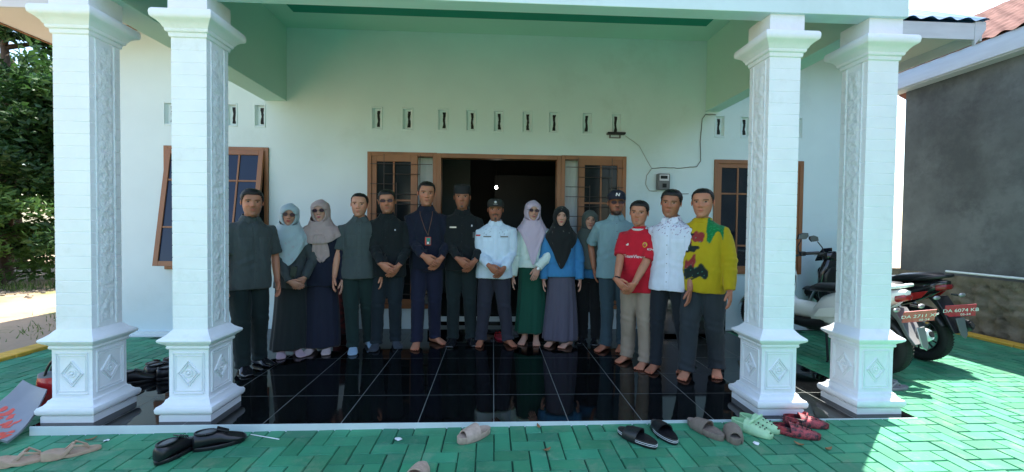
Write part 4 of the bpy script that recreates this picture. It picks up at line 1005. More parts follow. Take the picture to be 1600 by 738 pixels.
        hv = toworld(gg.v)
        # drape over neck, shoulders and chest in body space
        n2 = 96; sN = 40; zt = hc.z - hh * .26; V = []; hf, hs, hb_ = hj['hem']; px_ = hj.get('point', 0.)
        for i in range(sN + 1):
            s_ = i / sN
            for j in range(n2):
                a = 2 * PI * j / n2; ca, sa = math.cos(a), math.sin(a)       # sa<0 is the front
                fr_w = max(0, -sa); bk = max(0, sa); sd = abs(ca)
                pw = hj.get('pw', 2.)
                hz = (hf * fr_w ** pw + hb_ * bk ** 2 + hs * (1 - fr_w ** pw - bk ** 2)) * H + hj.get('slant', 0) * ca * fr_w * H
                zt2 = hc.z - hh * (.12 + .34 * max(0., -sa) ** .7); zz = zt2 + (hz - zt2) * s_; q = zz / H
                wid = np.interp(q, [.5, .60, .68, .74, .775, .80, .82, .838, .86, .885, .93], [.112, .112, .120, .126, .124, .112, .096, .082, .068, .058, .050]) * H * (b if q < .83 else 1)
                dep = np.interp(q, [.5, .60, .68, .74, .78, .81, .83, .85, .87, .90, .93], [.098, .098, .092, .092, .088, .082, .076, .068, .062, .056, .048]) * H
                if hj.get('narrow') and fr_w > 0: wid = wid * (1 - hj['narrow'] * (1 - min(1, q / .80)) * 3 * fr_w)
                yo = hc.y * max(0, min(1, (q - .82) / .06)) - bel * .3 * H * (q < .7)
                amp = .05 * min(1, s_ * 1.6); f = 1 + amp * (math.sin(a * 9 + seed + s_ * 2.5) * .45 + math.sin(a * 15 + 2 * seed - s_ * 3) * .28 + .3 * math.sin(a * 4 + s_ * 7)) 
                f *= 1 + .018 * math.sin(s_ * 24 + ca * 5) * (1 - s_)
                V.append((hc.x * max(0, 1 - s_ * 2) + wid * f * math.copysign(sd ** .9, ca), yo + dep * f * math.copysign(abs(sa) ** .9, sa), zz))
        F = [(i * n2 + j, i * n2 + (j + 1) % n2, (i + 1) * n2 + (j + 1) % n2, (i + 1) * n2 + j) for i in range(sN) for j in range(n2)]
        g2 = G(); g2.v = [tuple(p) for p in hv]; g2.f = gg.f; g2.m = gg.m; g2.add(V, F)
        hm = mesh_np(g2.v, g2.f); bmm = bmesh.new(); bmm.from_mesh(hm); bmesh.ops.recalc_face_normals(bmm, faces=bmm.faces); bmm.to_mesh(hm); bmm.free()
        c = get_co(hm); cols = np.tile(np.array(hc_), (len(c), 1))
        if hj.get('paint'): cols = hj['paint'](c / H, cols, seed)
        set_col(hm, cols); hm.name = 'hijab'; ob = link('hijab', hm, 'fine_cloth', root, 180)
        so_ = ob.modifiers.new('thickness', 'SOLIDIFY'); so_.thickness = .004; so_.offset = 1
        if hj.get('tail'):
            # loose end of the scarf hanging down the chest
            tx, tz0, tz1, tw_ = hj['tail']; gg = G(); V = []; m_ = 30; k_ = 10
            ht = BVHTree.FromPolygons([tuple(p) for p in g2.v], g2.f)
            for i in range(m_ + 1):
                t = i / m_; zz = (tz0 + (tz1 - tz0) * t) * H; ww = tw_ * H * (.55 + .6 * math.sin(t * 2.4)) * (1 if t < .8 else 1 - (t - .8) * 4.2)
                for j in range(k_ + 1):
                    u = j / k_ - .5; x_ = (tx + .012 * t) * H + u * ww * 2; h1 = tree_.ray_cast(Vector((x_, -1, zz)), Vector((0, 1, 0)))[0]; h2 = ht.ray_cast(Vector((x_, -1, zz)), Vector((0, 1, 0)))[0]
                    y_ = min([h.y for h in (h1, h2) if h is not None] + [-.03]) - .008 - .006 * math.sin(j * 1.9 + t * 3)
                    V.append((x_, y_, zz - .02 * abs(u) * (t > .9)))
            gg.add(V, [(i * (k_ + 1) + j, i * (k_ + 1) + j + 1, (i + 1) * (k_ + 1) + j + 1, (i + 1) * (k_ + 1) + j) for i in range(m_) for j in range(k_)])
            t_ = gg.build('scarf_end', 'fine_cloth', ob, 180); c = get_co(t_.data); cols = np.tile(np.array(hc_), (len(c), 1)); cols = hj['paint'](c / H, cols, seed) if hj.get('paint') else cols; set_col(t_.data, cols)
            so_ = t_.modifiers.new('thickness', 'SOLIDIFY'); so_.thickness = .004
    return dict(root=root, top=top, surf=surf, patch=patch, A=A, H=H, hh=hh)
SK_M, SK_D, SK_L, SK_F = (.47, .20, .12), (.36, .145, .085), (.56, .265, .17), (.5, .3, .22)
def clasp(h=.50, x=0., y=-.135, k=0):
    # right hand laid over the left wrist, or the other way round
    t, u = ('R', 'L') if not k else ('L', 'R'); s = -1 if not k else 1
    return {t: dict(to=(x + s * .045, y - .022, h + .028), dir=(-s * .75, -.12, -.62), palm=(0, 1, -.2), thumb=(-s * .6, -.3, .8), pole=(s * .42, .9, -.1), curl=.35),
            u: dict(to=(x - s * .050, y + .004, h + .012), dir=(s * .62, -.05, -.75), palm=(0, 1, 0), thumb=(s * .7, -.5, .5), pole=(-s * .42, .9, -.1), curl=.3)}
def name_tag(p, x, z, w_=.06, h_=.012, m='grey_plastic', name='name_tag'): return p['patch'](name, x - w_ / 2, x + w_ / 2, z, z + h_, m, .004, .003, nx=3, nz=2)
GR = 'people lined up in a row on the porch'
GREY, BLK, NAVY = (.058, .072, .075), (.011, .015, .017), (.010, .013, .028)

def spots(c, cols, centres, col, r=.03, jag=.7, k=85):
    for i, (x, z, a, b_) in enumerate(centres):
        d = ((c[:, 0] - x) / a) ** 2 + ((c[:, 2] - z) / b_) ** 2 + jag * sines(c, k, 6, i + 3); m = np.clip((1 - d) * 4, 0, 1)[:, None]; cols = cols * (1 - m) + np.array(col) * m
    return cols

def crowd():
    # 1
    person((-2.22, 1.10), 1.62, 50, 'man in grey short sleeved shirt and dark trousers, leftmost in the row beside the pillar', dict(group=GR, skin=SK_M, build=1.0, head=(-16, 2, 0), headfwd=-.03, stubble=.25, thin_moustache=1,
        feet=((-.09, -.06, -5), (.09, .05, 14)), foot='shoe', footcol=BLK, arms={'R': dict(to=(-.150, -.045, .47)), 'L': dict(to=(.135, -.02, .475))},
        top=dict(col=GREY, sleeve='short', hem=.45, pockets=(-1, 1), ease=1.06), bottom=('trousers', (.010, .019, .019)), hair=.055, belly=.02, legk=1.12))
    # 2
    def p2(c, cols, s):
        d = sines(c, 90, 8, 4) ; m = np.clip((d - .35) * 3, 0, 1)[:, None] * np.clip((.80 - c[:, 2]) * 20, 0, 1)[:, None] * .55; return cols * (1 - m) + np.array((.38, .27, .34)) * m
    p = person((-2.07, 1.50), 1.51, 20, 'woman in pale blue patterned hijab, sunglasses and long black skirt with pink socks', dict(group=GR, female=True, skin=(.42, .22, .15), head=(2, 0, 5), glasses='round', lips=(.4, .05, .06), rim='black_plastic',
        feet=((-.075, -.02, 10), (.075, -.03, 22)), foot='sock', footcol=(.42, .30, .34), arms={'R': dict(to=(.02, -.135, .50), dir=(.8, -.1, -.5), palm=(0, 1, 0), thumb=(.3, -.3, .9), pole=(-.8, .6, 0)), 'L': dict(to=(.10, -.11, .52), dir=(-.5, -.2, -.7), palm=(0, 1, 0), thumb=(-.5, -.4, .6), pole=(.8, .5, 0))},
        top=dict(col=(.050, .062, .066), collar=False, hem=.45, name='jacket', ease=1.1), bottom=('skirt', (.012, .018, .019), .06, .115, .5), hijab=dict(col=(.36, .46, .50), hem=(.60, .745, .72), pw=3.5, paint=p2, narrow=.25)))
    g = G(); g.box((-.028, -.011, -.05), (.028, .011, .05)); g.box((-.02, -.013, -.035), (.02, -.0111, .035)); k = g.build('phone_pouch', 'black_plastic', None, 35, .004); k.location = (-1.93, 1.30, .86); k.rotation_euler = (.1, .15, .3); tag(k, 'small dark pouch held in front by the woman in the pale blue hijab', 'pouch')
    # 3
    def p3(c, cols, s):
        d = sines(c, 110, 8, 9); m = np.clip((d - .5) * 3, 0, 1)[:, None] * .5; return cols * (1 - m) + np.array((.55, .40, .38)) * m
    person((-1.80, 1.63), 1.56, 4, 'woman in beige pink hijab and sunglasses with navy blazer and long navy skirt', dict(group=GR, female=True, skin=(.47, .27, .20), head=(4, 0, -4), glasses='round', lips=(.45, .05, .08), build=1.16,
        feet=((-.07, -.04, -8), (.07, -.04, 12)), foot='sock', footcol=(.46, .36, .36), arms={'R': dict(to=(-.14, -.05, .445)), 'L': dict(to=(.145, -.03, .45))},
        top=dict(col=NAVY, collar=False, hem=.44, name='blazer', ease=1.12), bottom=('skirt', (.011, .014, .030), .05, .118, .45), hijab=dict(col=(.40, .30, .29), hem=(.715, .79, .76), pw=1.5, paint=p3, tail=(.012, .78, .60, .045))))
    # 4
    person((-1.43, 1.70), 1.645, 14, 'man with short hair in grey short sleeved shirt, dark green trousers and pale blue socks', dict(group=GR, skin=SK_L, build=1.0, head=(-6, 2, 3), stubble=.15, hair=.03, hairline=.36,
        feet=((-.06, -.09, 4), (.09, .08, 20)), foot='sock', footcol=(.28, .40, .52), arms={'R': dict(to=(-.145, -.06, .47))},
        top=dict(col=(.062, .080, .082), sleeve='short', hem=.46, pockets=(-1, 1), ease=1.06), bottom=('trousers', (.010, .026, .024)), legk=1.1))
    # 5
    p = person((-1.16, 1.76), 1.69, 8, 'man in black suit and dark sunglasses with hands folded, left of the tallest man', dict(group=GR, skin=SK_M, head=(2, 2, -3), glasses='square', rim='black_plastic', stubble=.3, thin_moustache=1, build=1.03,
        feet=((-.10, -.02, -6), (.09, .04, 16)), foot='sock', footcol=(.04, .05, .065), arms=clasp(.515, .03), top=dict(col=BLK, hem=.455, name='jacket', ease=1.05, pockets=(-1,)), bottom=('trousers', (.012, .020, .026)), legk=1.05, hair=.045))
    name_tag(p, .055 * 1.69, .745 * 1.69, .012, .014, 'silver', 'pin')
    # 6
    p = person((-.76, 1.86), 1.795, 10, 'tall man in navy shirt wearing a lanyard with an identity card, barefoot', dict(group=GR, skin=SK_M, head=(2, 3, 2), hair=.035, hairline=.33, build=.98, stubble=.12,
        feet=((-.09, -.07, -8), (.10, .06, 38)), arms=clasp(.525, .035), top=dict(col=NAVY, hem=.47, ease=1.02), bottom=('trousers', (.012, .014, .034)), legk=1.02))
    H = 1.795; g = G()
    for sg in (-1, 1):
        P = [p['surf'](sg * .038 * H + .0, .828 * H, .004)] + [p['surf'](x_ * H + .01 * t, z_ * H, .007) for x_, z_, t in ((sg * .036, .80, 0), (sg * .026, .76, .5), (sg * .012, .71, 1), (.006, .675, 1))]; g.tube(P, .0035, 6)
    ln = g.build('lanyard', 'roof_tile', p['root'], 60)
    q = p['surf'](.02, .64 * H, .012); g = G(); g.box((q.x - .032, q.y - .004, q.z - .045), (q.x + .032, q.y, q.z + .045)); g.build('card', 'red_gloss', ln, 35, .002)
    g = G(); g.box((q.x - .018, q.y - .0055, q.z - .038), (q.x + .028, q.y - .0042, q.z + .038)); cd = g.build('card_face', 'grey_plastic', ln)
    g = G(); g.box((q.x - .010, q.y - .0068, q.z + .0), (q.x + .020, q.y - .0057, q.z + .032)); g.build('card_photo', 'teal_paint', ln)
    g = G(); g.box((q.x - .008, q.y - .0068, q.z - .03), (q.x + .008, q.y - .0057, q.z - .008)); g.build('card_photo', 'white_text', ln)
    # 7
    p = person((-.365, 1.92), 1.76, 2, 'man in black long sleeved shirt and tall black cap standing in the doorway, goatee', dict(group=GR, skin=SK_D, head=(0, 3, 0), cap='peci', goatee=1, thin_moustache=1, stubble=.1, build=1.0,
        feet=((-.09, -.02, -8), (.11, .0, 14)), foot='shoe', footcol=BLK, arms=clasp(.52, .03), top=dict(col=(.010, .013, .015), hem=.47), bottom=('trousers', (.010, .018, .019)), legk=1.04, headk=.98))
    name_tag(p, -.055 * 1.76, .735 * 1.76, .075, .016, 'silver'); name_tag(p, .062 * 1.76, .745 * 1.76, .014, .02, 'silver', 'pin'); name_tag(p, .078 * 1.76, .675 * 1.76, .035, .062, 'grey_plastic', 'badge')
    g = G(); Sv, el, T, *_ = p['A']['L']; g.torus(T + (el - T).normalized() * .012, .0275, .006, 18, 6, (el - T).cross(Vector((0, 1, 0))).normalized(), (el - T).normalized().cross((el - T).cross(Vector((0, 1, 0)))).normalized()); g.build('watch', 'silver', p['root'])
    # 8
    def p8(c, n, cols, A, H):
        m = (np.abs(c[:, 0] + .118) < .016) & (np.abs(c[:, 2] - .752) < .006) & (c[:, 1] < .01); cols[m] = (.5, .02, .02)
        d = (sines(c, 260, 6, 5) > .5) & (c[:, 2] > .755) & (c[:, 2] < .80) & (c[:, 1] < -.02) & (np.abs(c[:, 0]) > .025) & (np.abs(c[:, 0]) < .085); cols[d] = (.32, .42, .52)
        return cols
    p = person((.01, 1.88), 1.615, -1, 'man in white long sleeved shirt and dark brimmed cap with a dark moustache', dict(group=GR, skin=SK_D, head=(1, 2, 0), cap='field', capcol=(.02, .022, .02), moustache=1, goatee=1, stubble=.15, build=1.1, belly=.02,
        feet=((-.145, -.02, -12), (.145, -.02, 30)), arms=clasp(.525, .01), top=dict(col=(.60, .71, .84), hem=.46, ease=1.1, sleevek=1.18, button='white_gloss', paint=p8, pockets=(-1, 1)), bottom=('trousers', (.026, .027, .040)), legk=1.15, hair=.04))
    name_tag(p, -.055 * 1.615, .742 * 1.615, .085, .012, 'grey_plastic'); name_tag(p, .06 * 1.615, .742 * 1.615, .085, .012, 'grey_plastic')
    # 9
    def p9(c, cols, s):
        d = sines(c, 120, 8, 14); m = np.clip((d - .55) * 3, 0, 1)[:, None] * .5; return cols * (1 - m) + np.array((.36, .24, .40)) * m
    p = person((.43, 1.97), 1.605, 0, 'woman in long mauve hijab and sunglasses with mint white blouse and dark green skirt', dict(group=GR, female=True, skin=(.47, .27, .20), head=(6, 0, 4), glasses='round', lips=(.42, .07, .09), headk=.98, handk=1.0,
        feet=((-.075, -.03, -20), (.055, -.06, -4)), foot='bare', arms={'R': dict(to=(-.135, -.03, .46)), 'L': dict(to=(.03, -.13, .535), dir=(-.35, -.1, -.9), palm=(-.1, 1, 0), thumb=(-.9, -.2, .2), pole=(1, .2, 0), curl=.25)},
        top=dict(col=(.62, .72, .68), collar=False, hem=.535, name='blouse', ease=1.05, sleevek=1.18), bottom=('skirt', (.004, .058, .036), .115, .118, .9), hijab=dict(col=(.52, .42, .53), hem=(.555, .80, .78), pw=6, paint=p9, narrow=.55)))
    H = 1.605; Sv, el, T, *_ = p['A']['L']; ax = (el - T).normalized(); u = ax.cross(Vector((0, 0, 1))).normalized(); g = G(); g.torus(T + ax * .0, .025, .005, 18, 6, u, ax.cross(u)); wt = g.build('watch', 'silver', p['root']); g = G(); g.ell(T + ax * .0 + Vector((0, -.026, 0)), (.017, .006, .017), 12, 6); g.build('watch_face', 'white_gloss', wt)
    # 10
    def p10(c, cols, s):
        d = sines(c, 150, 9, 21); m = (d > .62)[:, None] * .8; cols = cols * (1 - m) + np.array((.16, .17, .16)) * m; return cols
    person((.745, 1.86), 1.54, -8, 'woman in black flowered hijab, blue blouse and grey purple pleated skirt', dict(group=GR, female=True, skin=(.48, .27, .20), head=(2, 0, 3), lips=(.48, .08, .08), headk=.98, handk=.96,
        feet=((-.08, -.03, -25), (.10, -.07, -35)), foot='bare', arms={'R': dict(to=(-.12, -.03, .47)), 'L': dict(to=(.14, -.03, .475))},
        top=dict(col=(.045, .20, .42), collar=False, hem=.50, name='blouse', ease=1.16, sleevek=1.25, sleeve='long'), bottom=('skirt', (.085, .080, .115), .055, .125, 1.1), hijab=dict(col=(.010, .012, .013), hem=(.56, .79, .76), pw=3, paint=p10, narrow=.5, slant=-.03)))
    # 11
    p = person((1.10, 2.0), 1.505, -10, 'woman in plain wide grey hijab over blue blouse with black trousers', dict(group=GR, female=True, skin=(.47, .26, .19), head=(6, 2, 5), lips=(.42, .09, .09), headk=1.0,
        feet=((-.06, -.02, -20), (.09, -.06, -10)), foot='shoe', footcol=BLK, arms={'L': dict(to=(.13, -.06, .50), curl=1.1), 'R': dict(to=(-.12, -.03, .47))},
        top=dict(col=(.040, .16, .33), collar=False, hem=.49, name='blouse', ease=1.12, sleevek=1.15), bottom=('trousers', (.008, .009, .010)), legk=1.12, hijab=dict(col=(.072, .088, .084), hem=(.56, .665, .64), pw=2.0)))
    g = G(); P = [Vector((-.004 + .004 * t, -.125 - .012 * math.sin(t * 2), (.80 - .05 * t) * 1.505)) for t in np.linspace(0, 1.3, 8)]; g.tube(P, .0045, 6); g.build('hijab_pin', 'white_gloss', p['root'])
    # 12
    person((1.315, 1.68), 1.705, -12, 'man in pale blue polo shirt, navy baseball cap and sunglasses with a dark beard', dict(group=GR, skin=SK_D, head=(2, 2, 0), cap='baseball', capcol=(.010, .014, .030), glasses='square', beard=1, build=1.05,
        feet=((-.085, -.05, -40), (.09, .0, -15)), foot='bare', arms={'R': dict(to=(-.13, .06, .50), pole=(-.6, .9, 0)), 'L': dict(to=(.13, .05, .50), pole=(.6, .9, 0))},
        top=dict(col=(.20, .32, .36), sleeve='short', hem=.455, ease=1.08, collar_col=(.22, .35, .39)), bottom=('trousers', (.035, .062, .080)), legk=1.04, hair=.03))
    # 13
    def p13(c, n, cols, A, H):
        W = (.66, .66, .66)
        for s_ in 'RL':
            Sv, el, T, *_ = A[s_]; ax = np.array((el - Sv).normalized()); u = (c - np.array(Sv) / H) @ ax; L = (el - Sv).length / H
            rad_ = np.linalg.norm(c - np.array(Sv) / H - u[:, None] * ax, axis=1); m = (u > L * .775) & (rad_ < .06) & (np.abs(c[:, 0]) > .075); cols[m] = W
        x = np.abs(c[:, 0]); up = (n[:, 2] > .45) & (c[:, 2] > .775)
        for q in (-.021, 0, .021): cols[up & (np.abs(c[:, 1] - q + .01) < .0055) & (x > .05) & (x < .125)] = W
        return cols
    p = person((1.41, 1.21), 1.575, -38, 'man in red football jersey with white trim and khaki trousers, hands joined', dict(group=GR, skin=SK_M, head=(8, 2, 4), hair=.05, thin_moustache=1, goatee=.5, build=1.0, belly=.02, wide=1.02, armk=1.1, headk=1.02,
        feet=((-.10, -.0, -18), (.10, -.07, -6)), arms=clasp(.49, -.03, -.155), top=dict(col=(.50, .012, .028), sleeve='short', hem=.445, ease=1.08, placket=False, collar='crew', collar_col=(.62, .62, .62), sleevek=1.08), bottom=('trousers', (.27, .215, .165)), legk=1.15))
    H = 1.575; top = p['top']
    def text_on(p, s, x, z, size, m, par, fn=None, name='lettering', sc=1.):
        cu = bpy.data.curves.new(name, 'FONT'); cu.body = s; cu.size = size; cu.align_x = 'CENTER'; cu.extrude = .0008; o_ = bpy.data.objects.new('t', cu); C.objects.link(o_)
        me = bpy.data.meshes.new_from_object(o_.evaluated_get(bpy.context.evaluated_depsgraph_get())); bpy.data.objects.remove(o_)
        bm = bmesh.new(); bm.from_mesh(me); bmesh.ops.subdivide_edges(bm, edges=[e for e in bm.edges if e.calc_length() > .01], cuts=2); bm.to_mesh(me); bm.free()
        c = get_co(me); out = []
        for v in c:
            q = p['surf'](x + v[0] * sc, z + v[1], .004 + v[2]); out.append(tuple(q))
        me.vertices.foreach_set('co', np.array(out).ravel()); me.update(); return link(name, me, m, par, 30)
    text_on(p, 'TeamViewer', .0, .655 * H, .042, 'white_text', top)
    g = G(); q = p['surf'](.055 * H, .735 * H, .003); g.ell(q, (.024, .006, .028), 18, 7); cr = g.build('crest', 'yellow_paint', top); g = G(); g.ell(q + Vector((0, -.004, 0)), (.015, .005, .018), 14, 6); g.build('crest_shield', 'red_gloss', cr)
    g = G(); q = p['surf'](-.05 * H, .735 * H, .003)
    for k in range(3): g.prism([q + Vector((-.014 + k * .009, 0, -.01)), q + Vector((-.007 + k * .009, 0, -.01)), q + Vector((-.007 + k * .009 - .003, 0, -.002 + k * .007)), q + Vector((-.014 + k * .009 - .003, 0, -.002 + k * .007))], (0, .006, 0))
    g.build('chest_mark', 'white_text', top)
    Sv, el, T, *_ = p['A']['L']; ax = (el - Sv).normalized()
    lets = []
    for i, ch in enumerate('KOHLER'):
        cu = bpy.data.curves.new('lettering', 'FONT'); cu.body = ch; cu.size = .026; cu.extrude = .001; cu.align_x = 'CENTER'; o_ = bpy.data.objects.new('lettering', cu); C.objects.link(o_)
        a = rad(-62 + i * 12); base = Sv.lerp(el, .55); r_ = .0445 * H * 1.1; Nn = Vector((math.sin(a), -math.cos(a), 0)); 
        h = None; bt = BVHTree.FromPolygons([tuple(v.co) for v in top.data.vertices], [tuple(pp.vertices) for pp in top.data.polygons]) if i == 0 else bt
        a2 = rad(0 + i * 13); Nn = Vector((math.sin(a2), -math.cos(a2), .0)); h = bt.ray_cast(base + Nn * .3, -Nn)[0]; pos = (h if h is not None else base + Nn * r_) + Nn * .003
        zax = Nn; yax = (-ax - Nn * (-ax).dot(Nn)).normalized(); xax = yax.cross(zax); Mx = Matrix((xax, yax, zax)).transposed().to_4x4(); Mx.translation = pos; me_ = bpy.data.meshes.new_from_object(o_); bpy.data.objects.remove(o_); me_.transform(Mx); me_.materials.append(M_['white_text']); lets.append(me_)
    bmj = bmesh.new()
    for me_ in lets: bmj.from_mesh(me_)
    mj = bpy.data.meshes.new('sleeve_lettering'); bmj.to_mesh(mj); mj.materials.clear(); mj.materials.append(M_['white_text']); link('sleeve_lettering', mj, None, top, None)
    Sv, el, T, *_ = p['A']['R']; ax = (el - T).normalized(); u = ax.cross(Vector((0, 0, 1))).normalized(); g = G(); g.torus(T + ax * .02, .0275, .0075, 18, 6, u, ax.cross(u)); g.build('wristband', 'matte_black', p['root'])
    # 14
    def p14(c, n, cols, A, H):
        m = (c[:, 1] < .0) & (c[:, 2] > .742) & (sines(c, 330, 7, 8) > .30 + (.82 - c[:, 2]) * 6) & (np.abs(c[:, 0]) < .105); cols[m] = (.16, .05, .20)
        return cols
    person((1.63, .985), 1.665, -42, 'man in white short sleeved shirt with purple dotted shoulders and black trousers, barefoot', dict(group=GR, skin=SK_D, head=(10, 3, 6), hair=.055, stubble=.1, build=1.0, headk=1.0,
        feet=((-.10, -.06, -4), (.12, .12, 0)), foot='bare', arms={'L': dict(to=(.12, -.06, .46)), 'R': dict(to=(-.12, .02, .475))},
        top=dict(col=(.62, .66, .78), sleeve='short', hem=.45, ease=1.04, paint=p14, pockets=(1,)), bottom=('trousers', (.012, .016, .022)), legk=.96))
    # 15
    def p15(c, n, cols, A, H):
        f = c[:, 1] < .03
        cf = cols.copy(); G_, Rr_, K_ = (.01, .05, .035), (.25, .03, .03), (.012, .02, .018)
        cf = spots(c, cf, [(-.005, .745, .04, .028), (-.055, .70, .035, .025), (-.03, .60, .035, .05)], Rr_)
        cf = spots(c, cf, [(-.06, .765, .035, .03), (-.04, .685, .045, .022), (.0, .565, .060, .036), (-.04, .55, .03, .03)], K_)
        m = (sines(c, 300, 8, 31) > .55) & (np.abs(cf - cols).sum(1) > .1); cf[m] = (.05, .22, .16)
        cols = np.where(f[:, None], cf, cols)
        q = (c[:, 0] > .035 + .10 * np.clip(.80 - c[:, 2], 0, 1)) & (c[:, 0] < .110) & (c[:, 2] > .745 + .03 * np.sin(c[:, 0] * 90)) & (c[:, 1] < .06); cols[q] = (.005, .16, .045)
        s_ = q & (sines(c, 350, 6, 3) > .45); cols[s_] = (.02, .26, .09)
        return cols
    person((1.85, .86), 1.67, -40, 'man in yellow long sleeved sweater with green and dark tie dye patches, rightmost', dict(group=GR, skin=SK_M, head=(4, 2, 0), hair=.028, hairline=.34, build=1.0, belly=.03, wide=1.02, headk=1.03,
        feet=((-.08, -.09, 0), (.12, .14, 12)), foot='bare', arms={'L': dict(to=(.155, -.07, .46)), 'R': dict(to=(-.12, .10, .49))},
        top=dict(col=(.42, .31, .008), hem=.455, name='sweater', ease=1.03, collar='crew', placket=False, sleevek=1.15, paint=p15, fold=.004), bottom=('trousers', (.028, .036, .044)), legk=1.2))
crowd()

# ------------------------------------------------------------------ motorbikes
def squash(b):
    for ob in b.children:
        if ob.name.split('.')[0] in ('rear_body', 'seat', 'side_panel', 'grab_rail', 'tail_light', 'indicator', 'indicator_stem'):
            c = get_co(ob.data); m = c[:, 1] < 0; c[m, 1] *= .66; ob.data.vertices.foreach_set('co', c.ravel()); ob.data.update()
def motorbike(loc, heading, label, c):
    """local +Y forward, rear axle above the origin"""
    R0, WB = .27, 1.26
    b = empty('motorbike', (loc[0], loc[1], gz(loc[0])), heading, label, 'motorbike', 'motorbikes parked beside the porch')
    b.rotation_euler = (0, rad(c.get('lean', -6)), heading)
    body = c['body']; X, Y, Zv = Vector((1, 0, 0)), Vector((0, 1, 0)), Vector((0, 0, 1))
    def wheel(y, w_):
        e = bpy.data.objects.new('wheel', None); C.objects.link(e); e.parent = b; e.location = (0, y, R0)
        g = G(); V = []; F = []; n, m_ = 48, 12
        g.torus((0, 0, 0), R0 - w_ * .85, w_ * .85, 56, 14, (0, 1, 0), (0, 0, 1), 1.15)
        for k in range(56):
            a = 2 * PI * k / 56; d = Vector((0, math.cos(a), math.sin(a))); t = Vector((0, -math.sin(a), math.cos(a)))
            for sx in (-1, 1):
                p = d * (R0 - .004) + X * sx * w_ * .45; g.loft([[p - t * .007 + X * sx * w_ * .3 - d * .01, p + t * .002 - X * sx * w_ * .3, p + t * .008 - X * sx * w_ * .3, p + t * .002 + X * sx * w_ * .3 - d * .01], [q + d * .006 for q in (p - t * .007 + X * sx * w_ * .3 - d * .01, p + t * .002 - X * sx * w_ * .3, p + t * .008 - X * sx * w_ * .3, p + t * .002 + X * sx * w_ * .3 - d * .01)]])
        g.build('tyre', 'tyre', e, 60)
        g = G(); g.torus((0, 0, 0), R0 - w_ * 1.75, .014, 40, 8, (0, 1, 0), (0, 0, 1), 2.2); g.tube([(-.05, 0, 0), (.05, 0, 0)], .035, 14)
        for k in range(5):
            a = 2 * PI * k / 5; d = Vector((0, math.cos(a), math.sin(a))); 
            for o_ in (-.22, .22):
                a2 = a + o_; d2 = Vector((0, math.cos(a2), math.sin(a2))); g.tube([d * .03, d2 * (R0 - w_ * 1.75)], .009, 6)
        g.torus((.045, 0, 0), .075, .008, 28, 5, (0, 1, 0), (0, 0, 1), .4); g.build('rim', c.get('rim', 'black_plastic'), e, 40)
    wheel(0, c.get('tyre', .058)); wheel(WB, .05)
    def shell(secs, name, m, parent=b, sm=50, n=20, p=2.6):
        """secs: (y, z centre, half width, half height)"""
        g = G(); rings = []
        for (y, z_, hw, hh_) in secs:
            rings.append([(hw * math.copysign(abs(math.cos(2 * PI * j / n)) ** (2 / p), math.cos(2 * PI * j / n)), y, z_ + hh_ * math.copysign(abs(math.sin(2 * PI * j / n)) ** (2 / p), math.sin(2 * PI * j / n))) for j in range(n)])
        return g.loft(rings).build(name, m, parent, sm)
    # rear body and tail
    tz = c.get('tail', .78)
    shell([(-.38, tz + .02, .03, .02), (-.32, tz + .0, .07, .045), (-.15, tz - .05, .105, .085), (.05, tz - .10, .125, .12), (.28, tz - .17, .13, .15), (.45, tz - .25, .12, .14), (.55, tz - .33, .10, .08)], 'rear_body', body)
    for sx in (-1, 1):
        g = G(); g.prism([(sx * .118, -.25, tz - .06), (sx * .137, .1, tz - .14), (sx * .145, .42, tz - .22), (sx * .135, .5, tz - .33), (sx * .14, .2, tz - .27), (sx * .11, -.15, tz - .14)], (sx * .012, 0, 0)); g.build('side_panel', c['accent'], b, 35, .006)
    # seat
    shell([(-.30, tz + .075, .05, .012), (-.24, tz + .07, .10, .035), (-.05, tz + .055, .125, .045), (.12, tz + .03, .13, .045), (.20, tz - .0, .125, .04), (.38, tz - .02, .12, .045), (.52, tz - .035, .085, .045), (.60, tz - .06, .04, .03)], 'seat', 'black_plastic')
    g = G(); g.tube([(-.10, .0, tz + .03), (-.12, -.22, tz + .06), (-.06, -.37, tz + .085), (.06, -.37, tz + .085), (.12, -.22, tz + .06), (.10, .0, tz + .03)], .016, 10); g.build('grab_rail', c['rail'], b, 60)
    # floor, leg shield, front apron
    shell([(.42, .36, .10, .10), (.62, .33, .13, .055), (.85, .35, .13, .06), (.98, .45, .12, .12)], 'footboard', 'black_plastic')
    shell([(.30, .42, .115, .07), (.55, .47, .10, .08), (.80, .46, .09, .09), (.95, .55, .12, .12)], 'centre_cover', c['centre'])
    g = G(); rings = []
    for (z_, y, hw, th) in ((.36, 1.0, .10, .04), (.5, 1.0, .17, .05), (.65, .99, .20, .06), (.8, .97, .19, .07), (.90, .95, .14, .07), (.97, .95, .08, .04)):
        rings.append([(hw * math.cos(2 * PI * j / 20), y + th * math.sin(2 * PI * j / 20) - .25 * (hw * math.cos(2 * PI * j / 20)) ** 2 * 4, z_) for j in range(20)])
    g.loft(rings).build('leg_shield', body, b, 50)
    g = G(); rings = []
    for (z_, y, hw, th) in ((.42, .965, .08, .03), (.6, .95, .15, .035), (.78, .92, .15, .04), (.86, .91, .09, .03)):
        rings.append([(hw * math.cos(2 * PI * j / 16), y + th * math.sin(2 * PI * j / 16) - .6 * (hw * math.cos(2 * PI * j / 16)) ** 2, z_) for j in range(16)])
    g.loft(rings).build('inner_shield', 'black_plastic', b, 50)
    shell([(1.12, .78, .03, .03), (1.08, .78, .09, .06), (1.02, .8, .13, .07)], 'headlight', 'mirror')
